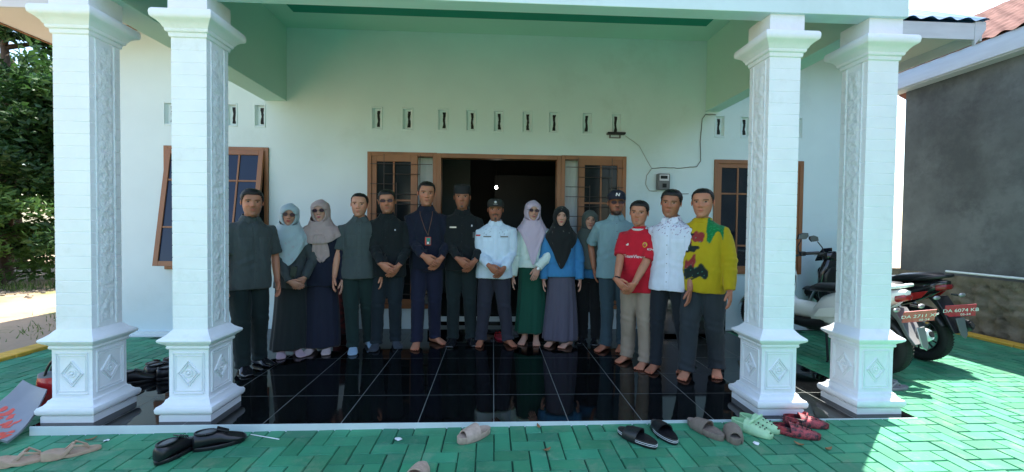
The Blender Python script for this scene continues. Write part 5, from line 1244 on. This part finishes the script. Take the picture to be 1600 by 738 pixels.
    g = G(); g.loft([[(x_ * .09 * k, y, z_) for x_ in (-1, -.5, 0, .5, 1)] + [(x_ * .09 * k, y + .015, z_) for x_ in (1, .5, 0, -.5, -1)] for (z_, y, k) in ((.93, 1.06, 1.2), (1.02, 1.02, 1.1), (1.09, .99, .7))]); g.build('windscreen', 'dark_glass', b, 60)
    # handlebar cluster
    hb_ = bpy.data.objects.new('handlebar', None); C.objects.link(hb_); hb_.parent = b; hb_.location = (0, .93, 1.0); hb_.rotation_euler = (0, 0, rad(c.get('steer', 0)))
    g = G(); g.tube([(-.34, -.10, .04), (-.22, -.05, .035), (-.10, .0, .0), (0, .01, -.01), (.10, .0, .0), (.22, -.05, .035), (.34, -.10, .04)], .011, 8); g.build('bar', 'black_plastic', hb_, 60)
    for sx in (-1, 1):
        g = G(); g.tube([(sx * .24, -.06, .036), (sx * .35, -.105, .04)], .018, 12, round_ends=True); g.build('grip', 'black_plastic', hb_, 60)
        g = G(); g.tube([(sx * .20, -.02, .03), (sx * .25, .01, .028), (sx * .35, -.05, .03)], .006, 6); g.build('brake_lever', 'silver', hb_, 60)
        g = G(); g.box((sx * .20 - .028, -.07, .01), (sx * .20 + .028, -.02, .06)); g.build('switch', 'black_plastic', hb_, 35, .008)
        g = G(); g.tube([(sx * .17, -.03, .05), (sx * .18, -.01, .12), (sx * .235, .0, .19)], .006, 8); st = g.build('mirror_stem', 'black_plastic', hb_, 60)
        mc = Vector((sx * .27, -.0, .225)); poly = [(-.07, -.03), (-.055, .025), (.0, .042), (.07, .035), (.075, .0), (.04, -.035)]
        g = G(); g.prism([mc + Vector((sx * u, .008, v)) for u, v in poly], (0, .022, 0)); mh = g.build('mirror_housing', 'black_plastic', hb_, 35, .008)
        g = G(); g.prism([mc + Vector((sx * u * .88, .003, v * .88)) for u, v in poly], (0, .006, 0)); g.build('mirror_glass', 'mirror', hb_, 35)
    shell_ = G(); rings = []
    for (z_, hw, hd) in ((-.09, .05, .04), (-.05, .10, .065), (.0, .13, .075), (.03, .12, .06), (.045, .06, .03)):
        rings.append([(hw * math.cos(2 * PI * j / 18), .03 + hd * math.sin(2 * PI * j / 18), z_) for j in range(18)])
    shell_.loft(rings).build('dash_cover', body, hb_, 50)
    g = G(); g.ell((0, .005, .045), (.06, .035, .012), 16, 6); g.build('gauge', 'dark_glass', hb_, 60)
    # front fork, fender
    for sx in (-1, 1):
        g = G(); g.tube([(sx * .075, WB, R0), (sx * .07, 1.08, .62)], .018, 10); g.build('fork', 'silver', b, 60)
    def fender(yc, a0, a1, hw, r_, name, m, zc=R0):
        V = []; n, k_ = 16, 8; g = G()
        rings = []
        for i in range(n + 1):
            a = rad(a0 + (a1 - a0) * i / n); d = Vector((0, math.cos(a), math.sin(a)))
            pts = []
            for lay, sgn in ((0, 1), (-.006, -1)):
                seq = range(k_ + 1) if sgn > 0 else range(k_, -1, -1)
                for j in seq:
                    u = -1 + 2 * j / k_; pts.append(Vector((hw * u, yc, zc)) + d * (r_ + lay - .035 * u * u))
            rings.append(pts)
        g.loft(rings); return g.build(name, m, b, 60)
    fender(WB, 20, 165, .075, R0 + .035, 'front_fender', body); fender(0, 40, 150, .07, R0 + .03, 'hugger', 'black_plastic')
    # long rear mudguard with plate, lamp, indicators
    g = G(); pr = [(-.19, tz - .12), (-.25, tz - .22), (-.30, tz - .34), (-.345, .36), (-.325, .35), (-.27, tz - .34), (-.21, tz - .22), (-.13, tz - .13)]
    g.loft([[(sx * k, y, z_) for (y, z_) in pr] for sx, k in ((-1, .085), (-1, .08), (1, .08), (1, .085))]); g.build('mudguard', c['mud'], b, 35, .006)
    g = G(); g.prism([(-.05, -.325, .50), (.05, -.325, .50), (.04, -.355, .345), (0, -.365, .31), (-.04, -.355, .345)], (0, -.012, 0)); g.build('mud_flap', c['flap'], b, 35, .004)
    px_, pz_ = c.get('plate_at', (0, .52)); pe = Matrix.Translation((px_, -.335, pz_)) @ Matrix.Rotation(rad(-30), 4, 'Z') @ Matrix.Rotation(rad(c.get('ptilt', 24)), 4, 'X') @ Matrix.Rotation(rad(c.get('proll', 0)), 4, 'Y')
    g = G(); g.box((-.112, -.002, -.062), (.112, .003, .062)); g.box((-.112, -.005, -.062), (.112, -.002, -.058)); g.box((-.112, -.005, .058), (.112, -.002, .062)); pl_ = g.build('number_plate', c['plate'], b, 35, .0015); pl_.matrix_local = pe
    for s_, z_, sz in ((c['num'], -.010, .050), (c['date'], -.050, .032)):
        cu = bpy.data.curves.new('plate_text', 'FONT'); cu.body = s_; cu.size = sz; cu.extrude = .001; cu.align_x = 'CENTER' if sz > .04 else 'LEFT'; o_ = bpy.data.objects.new('t', cu); C.objects.link(o_)
        me = bpy.data.meshes.new_from_object(o_.evaluated_get(bpy.context.evaluated_depsgraph_get())); bpy.data.objects.remove(o_); me.transform(Matrix.Translation((0 if sz > .04 else .0, -.0065, z_)) @ Matrix.Rotation(rad(90), 4, 'X')); me.name = 'plate_text'; link('plate_text', me, 'white_text', pl_)
    shell([(-.395, tz - .02, .03, .018), (-.37, tz - .02, .07, .030), (-.30, tz - .03, .088, .038)], 'tail_light', 'red_light')
    for sx in (-1, 1):
        g = G(); g.tube([(sx * .07, -.33, tz - .10), (sx * .12, -.37, tz - .11)], .010, 8); ist = g.build('indicator_stem', 'black_plastic', b, 60)
        g = G(); g.ell((sx * .155, -.385, tz - .11), (.042, .022, .02), 14, 8); g.build('indicator', c['ind'], b, 60)
    # engine, exhaust, shock, stand
    shell([(-.06, .30, .05, .07), (.08, .31, .09, .10), (.3, .33, .10, .11), (.42, .34, .07, .08)], 'engine', 'grey_plastic')
    g = G(); g.tube([(.10, .36, .28), (.14, .2, .22), (.155, .08, .26)], .02, 10); g.tube([(.155, .10, .26), (.165, .0, .30), (.17, -.28, .40), (.17, -.31, .41)], [.04, .058, .06, .045], 18, ratio=.85); ex = g.build('exhaust', c['exh'], b, 50)
    g = G(); g.tube([(.17, -.313, .411), (.17, -.322, .414)], .026, 14); g.build('tip', 'matte_black', ex, 50)
    g = G(); g.prism([(.222, .0, .30), (.222, -.22, .36), (.222, -.22, .44), (.222, .0, .38)], (.012, 0, 0)); g.build('heat_shield', c['accent'], ex, 35, .004)
    for sx in (-1, 1):
        g = G(); P = [(sx * .10, .02 + .10 * t, .30 + .26 * t) for t in np.linspace(0, 1, 12)]; g.tube(P, .016, 8)
        for t in np.linspace(.15, .85, 8): g.torus((sx * .10, .02 + .10 * t, .30 + .26 * t), .024, .005, 14, 6, (1, 0, 0), (0, .93, -.36))
        g.build('shock_absorber', 'silver', b, 60)
    g = G(); g.tube([(-.06, .42, .30), (-.13, .36, .02), (-.17, .34, .012)], .011, 8); g.build('side_stand', 'black_plastic', b, 60)
    g = G(); g.tube([(-.12, .30, .25), (-.17, .24, .27)], .012, 8); g.tube([(.12, .30, .25), (.19, .24, .27)], .012, 8); g.build('footpeg', 'black_plastic', b, 60)
    squash(b)
    return b
motorbike((3.57, .90), rad(14), 'white scooter with black seat parked nearest the pillar, pale red number plate', dict(body='white_gloss', accent='white_gloss', centre='white_gloss', rail='white_gloss', mud='grey_plastic', flap='silver', plate='plate_red_pale', num='DA 2711 XF', date='05-24', ind='silver', exh='white_gloss', tail=.76, tyre=.065, plate_at=(-.02, .60), proll=-8, ptilt=30, steer=-8, lean=-4))
motorbike((4.38, 1.26), rad(8), 'black motorbike with red trim and dark red plate, behind the white scooter', dict(body='black_gloss', accent='red_gloss', centre='black_gloss', rail='black_plastic', mud='black_plastic', flap='grey_plastic', plate='plate_red', num='DA 6074 KB', date='05-24', ind='silver', exh='black_plastic', tail=.80, tyre=.055, plate_at=(0, .57), proll=-6, ptilt=20, steer=5, lean=-4))

# ------------------------------------------------------------------ footwear on the paving
def sole_outline(L, w_, n=28, sgn=1):
    out = []
    for j in range(n):
        a = 2 * PI * j / n; y = math.cos(a) * L / 2; t = (y / L + .5)
        ww = w_ * (.36 + .14 * math.sin(t * PI * .9 + .35) + .06 * t) ; x = math.sin(a); x = math.copysign(abs(x) ** .75, x) * ww + sgn * .006 * math.sin(t * PI)
        out.append((x, y))
    return out
def footwear(kind, x, y, ang, label, cat, m, group, sgn=1, m2=None, L=.27, z0=None, tip=0, name=None):
    """toe points along local +Y"""
    z = gz(x) if z0 is None else z0
    r_ = empty(name or kind, (x, y, z + .001), ang, label, cat, group); r_.rotation_euler = (0, rad(tip), ang)
    if tip: r_.location.z += .045
    hgt = {'slide': .034, 'flip_flop': .018, 'clog': .022, 'shoe': .018, 'heel': .016}[kind]; w_ = .105 if kind != 'heel' else .09
    O = sole_outline(L, w_ , sgn=sgn); heel = (lambda yy: .03 * max(0., min(1., (-yy / L - .05) * 3.5))) if kind == 'heel' else (lambda yy: .008 * max(0, yy / L) ** 1.0 + .004)
    def ring(k, f, zo=0): return [(px_ * k, py_ * k, (heel(py_) if zo else 0) * (1 if f else 0) + f) for px_, py_ in O]
    g = G()
    if kind == 'heel':
        g.loft([[(a * .97, b_, .001 + heel(b_) * (0 if b_ < -L * .14 else 1)) for a, b_ in O], [(a, b_, heel(b_) + .016) for a, b_ in O], [(a * .95, b_ * .98, heel(b_) + .019) for a, b_ in O]])
    else:
        g.loft([[(a * .93, b_ * .97, .0) for a, b_ in O], [(a * .98, b_ * .99, .004) for a, b_ in O], [(a * .97, b_ * .99, hgt * .5 + heel(b_) * .5) for a, b_ in O], [(a, b_, hgt * .85 + heel(b_)) for a, b_ in O], [(a * .97, b_ * .985, hgt + heel(b_)) for a, b_ in O], [(a * .86, b_ * .93, hgt * .86 + heel(b_)) for a, b_ in O]])
    sole = g.build('sole', m, r_, 50)
    if m2 == 'stripes':
        for k in (.42, .66):
            g = G(); P = [(a * 1.0, b_ * 1.0, hgt * k * 1.1 + heel(b_) * k) for a, b_ in O]; g.tube(P + [P[0]], .0016, 6); g.build('stripe', 'white_text', r_, 60)
    def arch(y0, y1, h0, h1, th, mm, name_, holes=0, front_close=False):
        n, k_ = 14, 8; V = []; g = G(); rings = []
        for i in range(k_ + 1):
            t = i / k_; yy = y0 + (y1 - y0) * t; hh_ = h0 + (h1 - h0) * t; ww = w_ * (.36 + .14 * math.sin((yy / L + .5) * PI * .9 + .35) + .06 * (yy / L + .5)) * 1.04 * math.sqrt(max(.05, 1 - (2 * yy / L) ** 4))
            top = [(ww * math.cos(PI * j / n) + sgn * .004, yy - .01 * math.sin(PI * j / n), .008 + hh_ * math.sin(PI * j / n) ** .75) for j in range(n + 1)]
            bot_ = [(p[0] * .93, p[1], p[2] - th) for p in reversed(top)]; rings.append(top + bot_)
        g.loft(rings); return g.build(name_, mm, r_, 60)
    if kind == 'slide': arch(-.015, .085, .078, .060, .007, m, 'strap')
    elif kind in ('flip_flop', 'heel'):
        hz = hgt + .004
        for sx in (-1, 1):
            g = G(); g.tube([(0, L * .30, hz), (sx * .012, L * .24, hz + .022), (sx * .034, L * .05, hz + .028 + heel(-.05)), (sx * .042, -L * .10, hz - .004 + heel(-L * .1))], [.004, .006, .0085, .0085], 8, ratio=.5); g.build('strap', m if kind == 'heel' else (m2 if m2 and m2 != 'stripes' else m), r_, 60)
        if kind == 'heel':
            g = G(); g.tube([(-.040, -.03, hz + .01), (-.03, -.0, hz + .04), (0, .01, hz + .048), (.03, -.0, hz + .04), (.040, -.03, hz + .01)], [.006] * 5, 8); g.build('cross_strap', m, r_, 60)
    elif kind == 'clog':
        up = arch(-.03, .118, .066, .034, .006, m, 'upper')
        g = G(); rings = []
        for i in range(15):
            a = PI + PI * i / 14; rings.append([Vector((.047 * math.cos(a), -.02 + .112 * math.sin(a), zz)) for zz in (.012, .048, .05, .014)]); 
            rings[-1] = [rings[-1][0], rings[-1][1], rings[-1][2] * .0 + Vector((.042 * math.cos(a), -.02 + .106 * math.sin(a), .05)), Vector((.042 * math.cos(a), -.02 + .106 * math.sin(a), .014))]
        g.loft(rings); g.build('heel_wall', m, r_, 60)
        g = G()
        for k, (hx, hy) in enumerate([(-.02, .03), (.0, .035), (.02, .03), (-.022, .055), (.022, .055), (0, .062), (-.012, .08), (.014, .08)]):
            g.ell((hx, hy, .066 - (hy - .03) * .27 + .004 - abs(hx) * .25), (.005, .005, .0035), 8, 5)
        g.build('vent_holes', 'matte_black' if m2 is None else m2, up, 60)
        g = G(); g.tube([(-.047, -.015, .045), (-.03, .0, .072), (0, .01, .082), (.03, .0, .072), (.047, -.015, .045)], [.006, .008, .009, .008, .006], 8, ratio=.5); g.build('strap', m, r_, 60)
    elif kind == 'shoe':
        g = G(); rings = []
        for (yy, ww, hh_) in ((-.13, .024, .075), (-.12, .038, .088), (-.08, .044, .09), (-.03, .043, .086), (.01, .045, .082), (.045, .050, .062), (.09, .050, .046), (.12, .042, .036), (.14, .024, .022)):
            rings.append([(ww * math.cos(2 * PI * j / 18) + sgn * .003, yy, .012 + hh_ * .5 + hh_ * .5 * math.sin(2 * PI * j / 18)) for j in range(18)])
        g.loft(rings); up = g.build('upper', m, r_, 60)
        g = G(); g.ell((0, -.065, .098), (.032, .05, .006), 16, 6); g.build('insole', 'grey_plastic', up, 60); g = G(); g.tube([(.036 * math.cos(a_), -.065 + .056 * math.sin(a_), .1 - .004 * math.sin(a_)) for a_ in np.linspace(0, 2 * PI, 21)], .006, 8); g.build('collar', m, up, 60); g = G(); g.tube([(.047 * math.cos(a_) + sgn * .003, .005 + .137 * math.sin(a_), .02) for a_ in np.linspace(0, 2 * PI, 33)], .003, 6); g.build('welt', m, up, 60)
        g = G(); g.prism([(-.024, -.012, .108), (.024, -.012, .108), (.018, .05, .078), (-.018, .05, .078)], (0, 0, .008)); g.build('tongue', m, up, 35, .003)
        for k in range(3):
            g = G(); yy = .015 + k * .014; g.tube([(-.028, yy, .088 - k * .007), (0, yy + .002, .105 - k * .009), (.028, yy, .088 - k * .007)], .002, 6); g.build('lace', 'cord', up, 60)
    return r_
mat('beige_rubber', (.42, .29, .20), .6, var=.15, vs=30, bump=.2, bs=80); mat('taupe_rubber', (.20, .155, .125), .65, var=.2, vs=30, bump=.2, bs=80); mat('mint_rubber', (.38, .62, .36), .5, var=.1, vs=30)
mat('grey_rubber', (.22, .22, .24), .6, var=.2, vs=25); mat('camo_rubber', (.42, .05, .06), .55, var=.1, vs=20, dark=(.015, .012, .018), dthr=.5); mat('brown_leather', (.07, .04, .03), .5, var=.2, vs=30); mat('leather_black', (.010, .010, .012), .3, bump=.2, bs=120)
mat('slide_beige', (.44, .33, .26), .6, var=.2, vs=40, bump=.3, bs=90)
# noise scale of the camouflage pattern
MATS['camo_rubber'].node_tree.nodes['Noise Texture.001'].inputs['Scale'].default_value = 38
FG = 'footwear left at the edge of the porch'
footwear('heel', -2.67, -.325, rad(-62), 'beige thong sandal with low heel, leftmost on the green paving', 'sandal', 'beige_rubber', FG, 1, L=.25, name='sandal')
footwear('heel', -2.475, -.255, rad(-56), 'beige thong sandal with low heel, the right one of its pair', 'sandal', 'beige_rubber', FG, -1, L=.25, name='sandal')
footwear('shoe', -1.865, -.265, rad(-14), 'black leather shoe, nearer and left one of the pair by the pillar', 'shoe', 'leather_black', FG, 1)
footwear('shoe', -1.68, -.185, rad(-62), 'black leather shoe lying behind its partner, toe pointing right', 'shoe', 'leather_black', FG, -1)
footwear('slide', -.125, -.155, rad(128), 'single beige slide sandal in the middle of the paving edge', 'sandal', 'slide_beige', FG, 1, L=.25, name='slide_sandal')
footwear('slide', .90, -.235, rad(40), 'black platform slide with thin white stripes, left of its pair', 'sandal', 'black_plastic', FG, 1, 'stripes', name='slide_sandal')
footwear('slide', 1.10, -.17, rad(8), 'smaller looking black slide with white stripes, right of its pair', 'sandal', 'black_plastic', FG, -1, 'stripes', name='slide_sandal')
footwear('slide', 1.385, -.145, rad(24), 'taupe slide sandal seen from its open heel, left of its pair', 'sandal', 'taupe_rubber', FG, 1, name='slide_sandal')
footwear('slide', 1.525, -.215, rad(160), 'taupe slide sandal with toe toward the viewer, right of its pair', 'sandal', 'taupe_rubber', FG, -1, L=.22, name='slide_sandal')
footwear('clog', 1.70, -.15, rad(215), 'pale green clog, left one of its pair, beside the taupe slide', 'clog', 'mint_rubber', FG, 1, 'matte_black', L=.25)
footwear('clog', 1.79, -.09, rad(212), 'pale green clog, right one of its pair, beside the red clogs', 'clog', 'mint_rubber', FG, -1, 'matte_black', L=.25)
footwear('clog', 1.96, -.20, rad(-118), 'red and black camouflage clog, front left one of its pair', 'clog', 'camo_rubber', FG, 1, L=.27)
footwear('clog', 2.12, -.075, rad(-112), 'red and black camouflage clog, back right one of its pair', 'clog', 'camo_rubber', FG, -1, L=.27)
footwear('slide', -.41, -.60, rad(-10), 'beige slide sandal cut off by the bottom of the picture', 'sandal', 'slide_beige', FG, 1, L=.25, name='slide_sandal')
footwear('flip_flop', 3.32, .52, rad(-95), 'grey sandal behind the right pillar, the nearer of two', 'sandal', 'grey_rubber', 'sandals beside the right pillar', 1, 'grey_rubber', name='sandal')
footwear('flip_flop', 3.36, .66, rad(-100), 'grey sandal behind the right pillar, the farther of two', 'sandal', 'grey_rubber', 'sandals beside the right pillar', -1, 'grey_rubber', name='sandal')
LG = 'shoes left between the two left pillars'
footwear('shoe', -3.12, 1.18, rad(12), 'dark brown shoe on the paving between the left pillars, left one', 'shoe', 'brown_leather', LG, 1)
footwear('shoe', -3.06, 1.32, rad(4), 'dark brown shoe on the paving between the left pillars, right one', 'shoe', 'brown_leather', LG, -1)
footwear('shoe', -2.85, .93, rad(-35), 'black shoe on the glossy tiles behind the left pillars, left one', 'shoe', 'leather_black', LG, 1, z0=0)
footwear('shoe', -2.70, .86, rad(-48), 'black shoe on the glossy tiles behind the left pillars, right one', 'shoe', 'leather_black', LG, -1, z0=0)
footwear('shoe', -2.93, .74, rad(-60), 'black shoe behind the leftmost pillar, nearest to it', 'shoe', 'leather_black', LG, 1, z0=0)
RG = 'dark shoes between the two right pillars'
footwear('shoe', 2.75, 1.12, rad(80), 'black shoe on the tiles between the right pillars, nearer one', 'shoe', 'leather_black', RG, 1, z0=0)
footwear('shoe', 2.78, 1.24, rad(84), 'black shoe on the tiles between the right pillars, farther one', 'shoe', 'leather_black', RG, -1, z0=0)
DG_ = 'sandals on the tiles in front of the doorway'
footwear('flip_flop', -.16, 2.06, rad(70), 'green strapped sandal in front of the doorstep', 'sandal', 'brown_leather', DG_, 1, 'teal_paint', z0=0, name='sandal')
footwear('flip_flop', -.12, 2.16, rad(74), 'green strapped sandal touching the doorstep', 'sandal', 'brown_leather', DG_, -1, 'teal_paint', z0=0, name='sandal')
footwear('flip_flop', .06, 2.12, rad(10), 'dark red sandal in front of the doorstep', 'sandal', 'plate_red', DG_, 1, 'red_gloss', z0=0, name='sandal')

# ------------------------------------------------------------------ things at the left edge and by the wall
BOARD = [(-3.309, -0.1, 0.073), (-2.938, -0.16, -0.027), (-3.033, 0.16, 0.158), (-3.34, 0.3, 0.173)]
def left_edge():
    b = empty('board', (-3.45, .12, gz(-3.4)), 0, 'long grey curved board splashed with red paint leaning at the left pillar', 'board')
    # bent plastic board from the floor near the porch corner up to the left
    mat('grey_board', (.20, .21, .235), .45, var=.12, vs=6); mat('red_paint', (.62, .07, .04), .5)
    P4 = [Vector(q) for q in BOARD]          # near left, near right, far right, far left (world), shifted to the base
    P4 = [q - b.location for q in P4]
    g = G(); n = 14; rings = []
    for i in range(n + 1):
        t = i / n; L_ = P4[0].lerp(P4[3], t); R2 = P4[1].lerp(P4[2], t); up = Vector((0, 0, -.05 * math.sin(t * PI) + .04 * max(0, t - .8))); N = (P4[3] - P4[0]).cross(P4[1] - P4[0]).normalized(); N = N if N.z > 0 else -N
        top_ = [L_.lerp(R2, u) + up + N * (.012 * (2 * u - 1) ** 2) for u in np.linspace(0, 1, 7)]
        rings.append(top_ + [q - N * .022 for q in reversed(top_)])
    g.loft(rings); bd = g.build('panel', 'grey_board', b, 50, .004)
    bt = BVHTree.FromPolygons([tuple(v) for v in g.v], g.f); rs = random.Random(4)
    g = G()
    for k in range(26):
        t = rs.uniform(.02, .55); u = rs.uniform(.1, .9); c = P4[0].lerp(P4[3], t).lerp(P4[1].lerp(P4[2], t), u); h = bt.ray_cast(c + Vector((0, 0, 1)), Vector((0, 0, -1)))
        if h[0] is None: continue
        N = h[1] if h[1].z > 0 else -h[1]; T = N.cross(Vector((1, 0, 0))).normalized(); B = N.cross(T); r1 = rs.uniform(.008, .03)
        pts = [h[0] + N * .0012 + (T * math.cos(a) * rs.uniform(.6, 1.5) + B * math.sin(a) * rs.uniform(.4, 1.1)) * r1 for a in np.linspace(0, 2 * PI, 10, endpoint=False)]
        g.prism(pts, N * .001)
    tag(g.build('paint_splash', 'red_paint', bd, 30), kind='stuff')
    # bag with black handles behind it
    b2 = empty('handbag', (-3.12, .36, 0), rad(20), 'red bag with dark top and black loop handles standing behind the grey board', 'bag')
    g = G(); R_ = lambda z_, a, c_: [(a * math.copysign(abs(math.cos(2 * PI * j / 20)) ** .7, math.cos(2 * PI * j / 20)), c_ * math.copysign(abs(math.sin(2 * PI * j / 20)) ** .7, math.sin(2 * PI * j / 20)), z_) for j in range(20)]
    g.loft([R_(.001, .13, .06), R_(.02, .145, .07), R_(.12, .15, .07), R_(.20, .14, .045)]); g.build('body', 'red_gloss', b2, 50)
    g = G(); g.loft([R_(.201, .142, .047), R_(.225, .14, .035), R_(.235, .12, .02)]); g.build('rim', 'grey_plastic', b2, 50)
    for dy in (-.03, .03):
        g = G(); g.tube([(-.09 + .18 * t, dy - .03 * math.sin(t * PI), .215 + .13 * math.sin(t * PI) ** .8) for t in np.linspace(0, 1, 14)], .008, 8); g.build('handle', 'black_plastic', b2, 60)
    # rolled dark red rug by the wall and small black cabinet at right
    r_ = empty('rolled_rug', (-1.86, 2.36, 0), 0, 'dark red patterned rug rolled upright against the white wall', 'rug')
    mat('rug_red', (.10, .018, .02), .95, var=.3, vs=25, dark=(.02, .015, .02), dthr=.55, bump=.4, bs=120)
    g = G(); g.tube([(0, 0, .002), (0, 0, .02), (0, 0, .60), (0, 0, .62)], [.085, .095, .095, .09], 20); g.build('roll', 'rug_red', r_, 50)
    g = G()
    P = [(.088 * (1 - t * .85) * math.cos(t * 20), .088 * (1 - t * .85) * math.sin(t * 20), .622) for t in np.linspace(0, 1, 70)]; g.tube(P, .004, 5); g.build('edge', 'brown_leather', r_, 60)
    c = empty('cabinet', (2.42, 2.33, 0), 0, 'small black cabinet against the wall behind the man in yellow', 'cabinet')
    g = G(); g.box((-.42, -.17, .03), (.42, .2, .70)); g.build('carcass', 'black_gloss', c, 35, .006)
    g = G(); g.box((-.44, -.19, .701), (.44, .205, .73)); g.build('top', 'black_plastic', c, 35, .004)
    for x0 in (-.41, .01):
        g = G(); g.box((x0, -.185, .05), (x0 + .40, -.1705, .68)); d = g.build('door', 'black_gloss', c, 35, .003); g = G(); g.ell((x0 + (.36 if x0 < 0 else .04), -.195, .38), (.012, .012, .012), 10, 7); g.build('knob', 'silver', d, 60)
    for x_ in (-.36, .36):
        g = G(); g.box((x_ - .03, -.15, .001), (x_ + .03, .15, .029)); g.build('foot', 'black_plastic', c)
left_edge()
def litter():
    rs = random.Random(9)
    for k, (x, y, s, lab) in enumerate([(-.60, -.16, .028, 'crumpled white paper scrap lying alone left of the beige slide'), (-2.42, -.10, .018, 'small white paper strip near the left pillar foot'), (-2.62, -.24, .016, 'tiny white scrap above the beige sandals'), (-2.95, -.33, .014, 'tiny white scrap at the far left'), (1.63, -.30, .022, 'white scrap on the paving below the pale green clogs')]):
        g = G(); pts = [(s * rs.uniform(.6, 1.2) * math.cos(a), s * rs.uniform(.5, 1.) * math.sin(a)) for a in np.linspace(0, 2 * PI, 8, endpoint=False)]
        V = [(0, 0, .008)] + [(a, b_, rs.uniform(.001, .009)) for a, b_ in pts]; g.add(V, [(0, i + 1, (i + 1) % 8 + 1) for i in range(8)]); V2 = [(a, b_, c_ - .0012) for a, b_, c_ in V]; g.add(V2, [(0, (i + 1) % 8 + 1, i + 1) for i in range(8)])
        o = g.build('paper_scrap', 'paper', None, 20); o.location = (x, y, gz(x) + .001); tag(o, lab, 'paper scrap')
    g = G(); g.tube([(-1.56, -.065, gz(-1.5) + .006), (-1.35, -.13, gz(-1.4) + .005)], .003, 6); tag(g.build('stick', 'paper', None, 60), 'thin pale stick pointing away from the black shoe toe', 'stick')
    for k, (x, y, a, lab) in enumerate([(.32, -.33, .5, 'curled brown leaf on the paving, right of the beige slide'), (.30, -.04, 1.8, 'small brown leaf close to the white porch edge'), (2.02, -.39, .2, 'dry curled leaf in front of the camouflage clogs'), (1.88, -.33, 2.2, 'tiny dry leaf left of the camouflage clogs'), (-2.52, -.09, .9, 'dry brown leaf curl beside the beige sandals')]):
        g = G(); n = 6; V = []
        for i in range(n + 1):
            t = i / n; w_ = .011 * math.sin(t * PI) + .001
            for u in (-1, 0, 1): V.append(((t - .5) * .055, u * w_, .003 + .010 * (2 * t - 1) ** 2 + .006 * abs(u)))
        g.add(V, [(3 * i + j, 3 * i + j + 1, 3 * i + j + 4, 3 * i + j + 3) for i in range(n) for j in range(2)]); o = g.build('dry_leaf', 'leaf_litter', None, 60); o.location = (x, y, gz(x) + .001); o.rotation_euler = (0, 0, a); tag(o, lab, 'leaf')
        so_ = o.modifiers.new('t', 'SOLIDIFY'); so_.thickness = .001
litter()
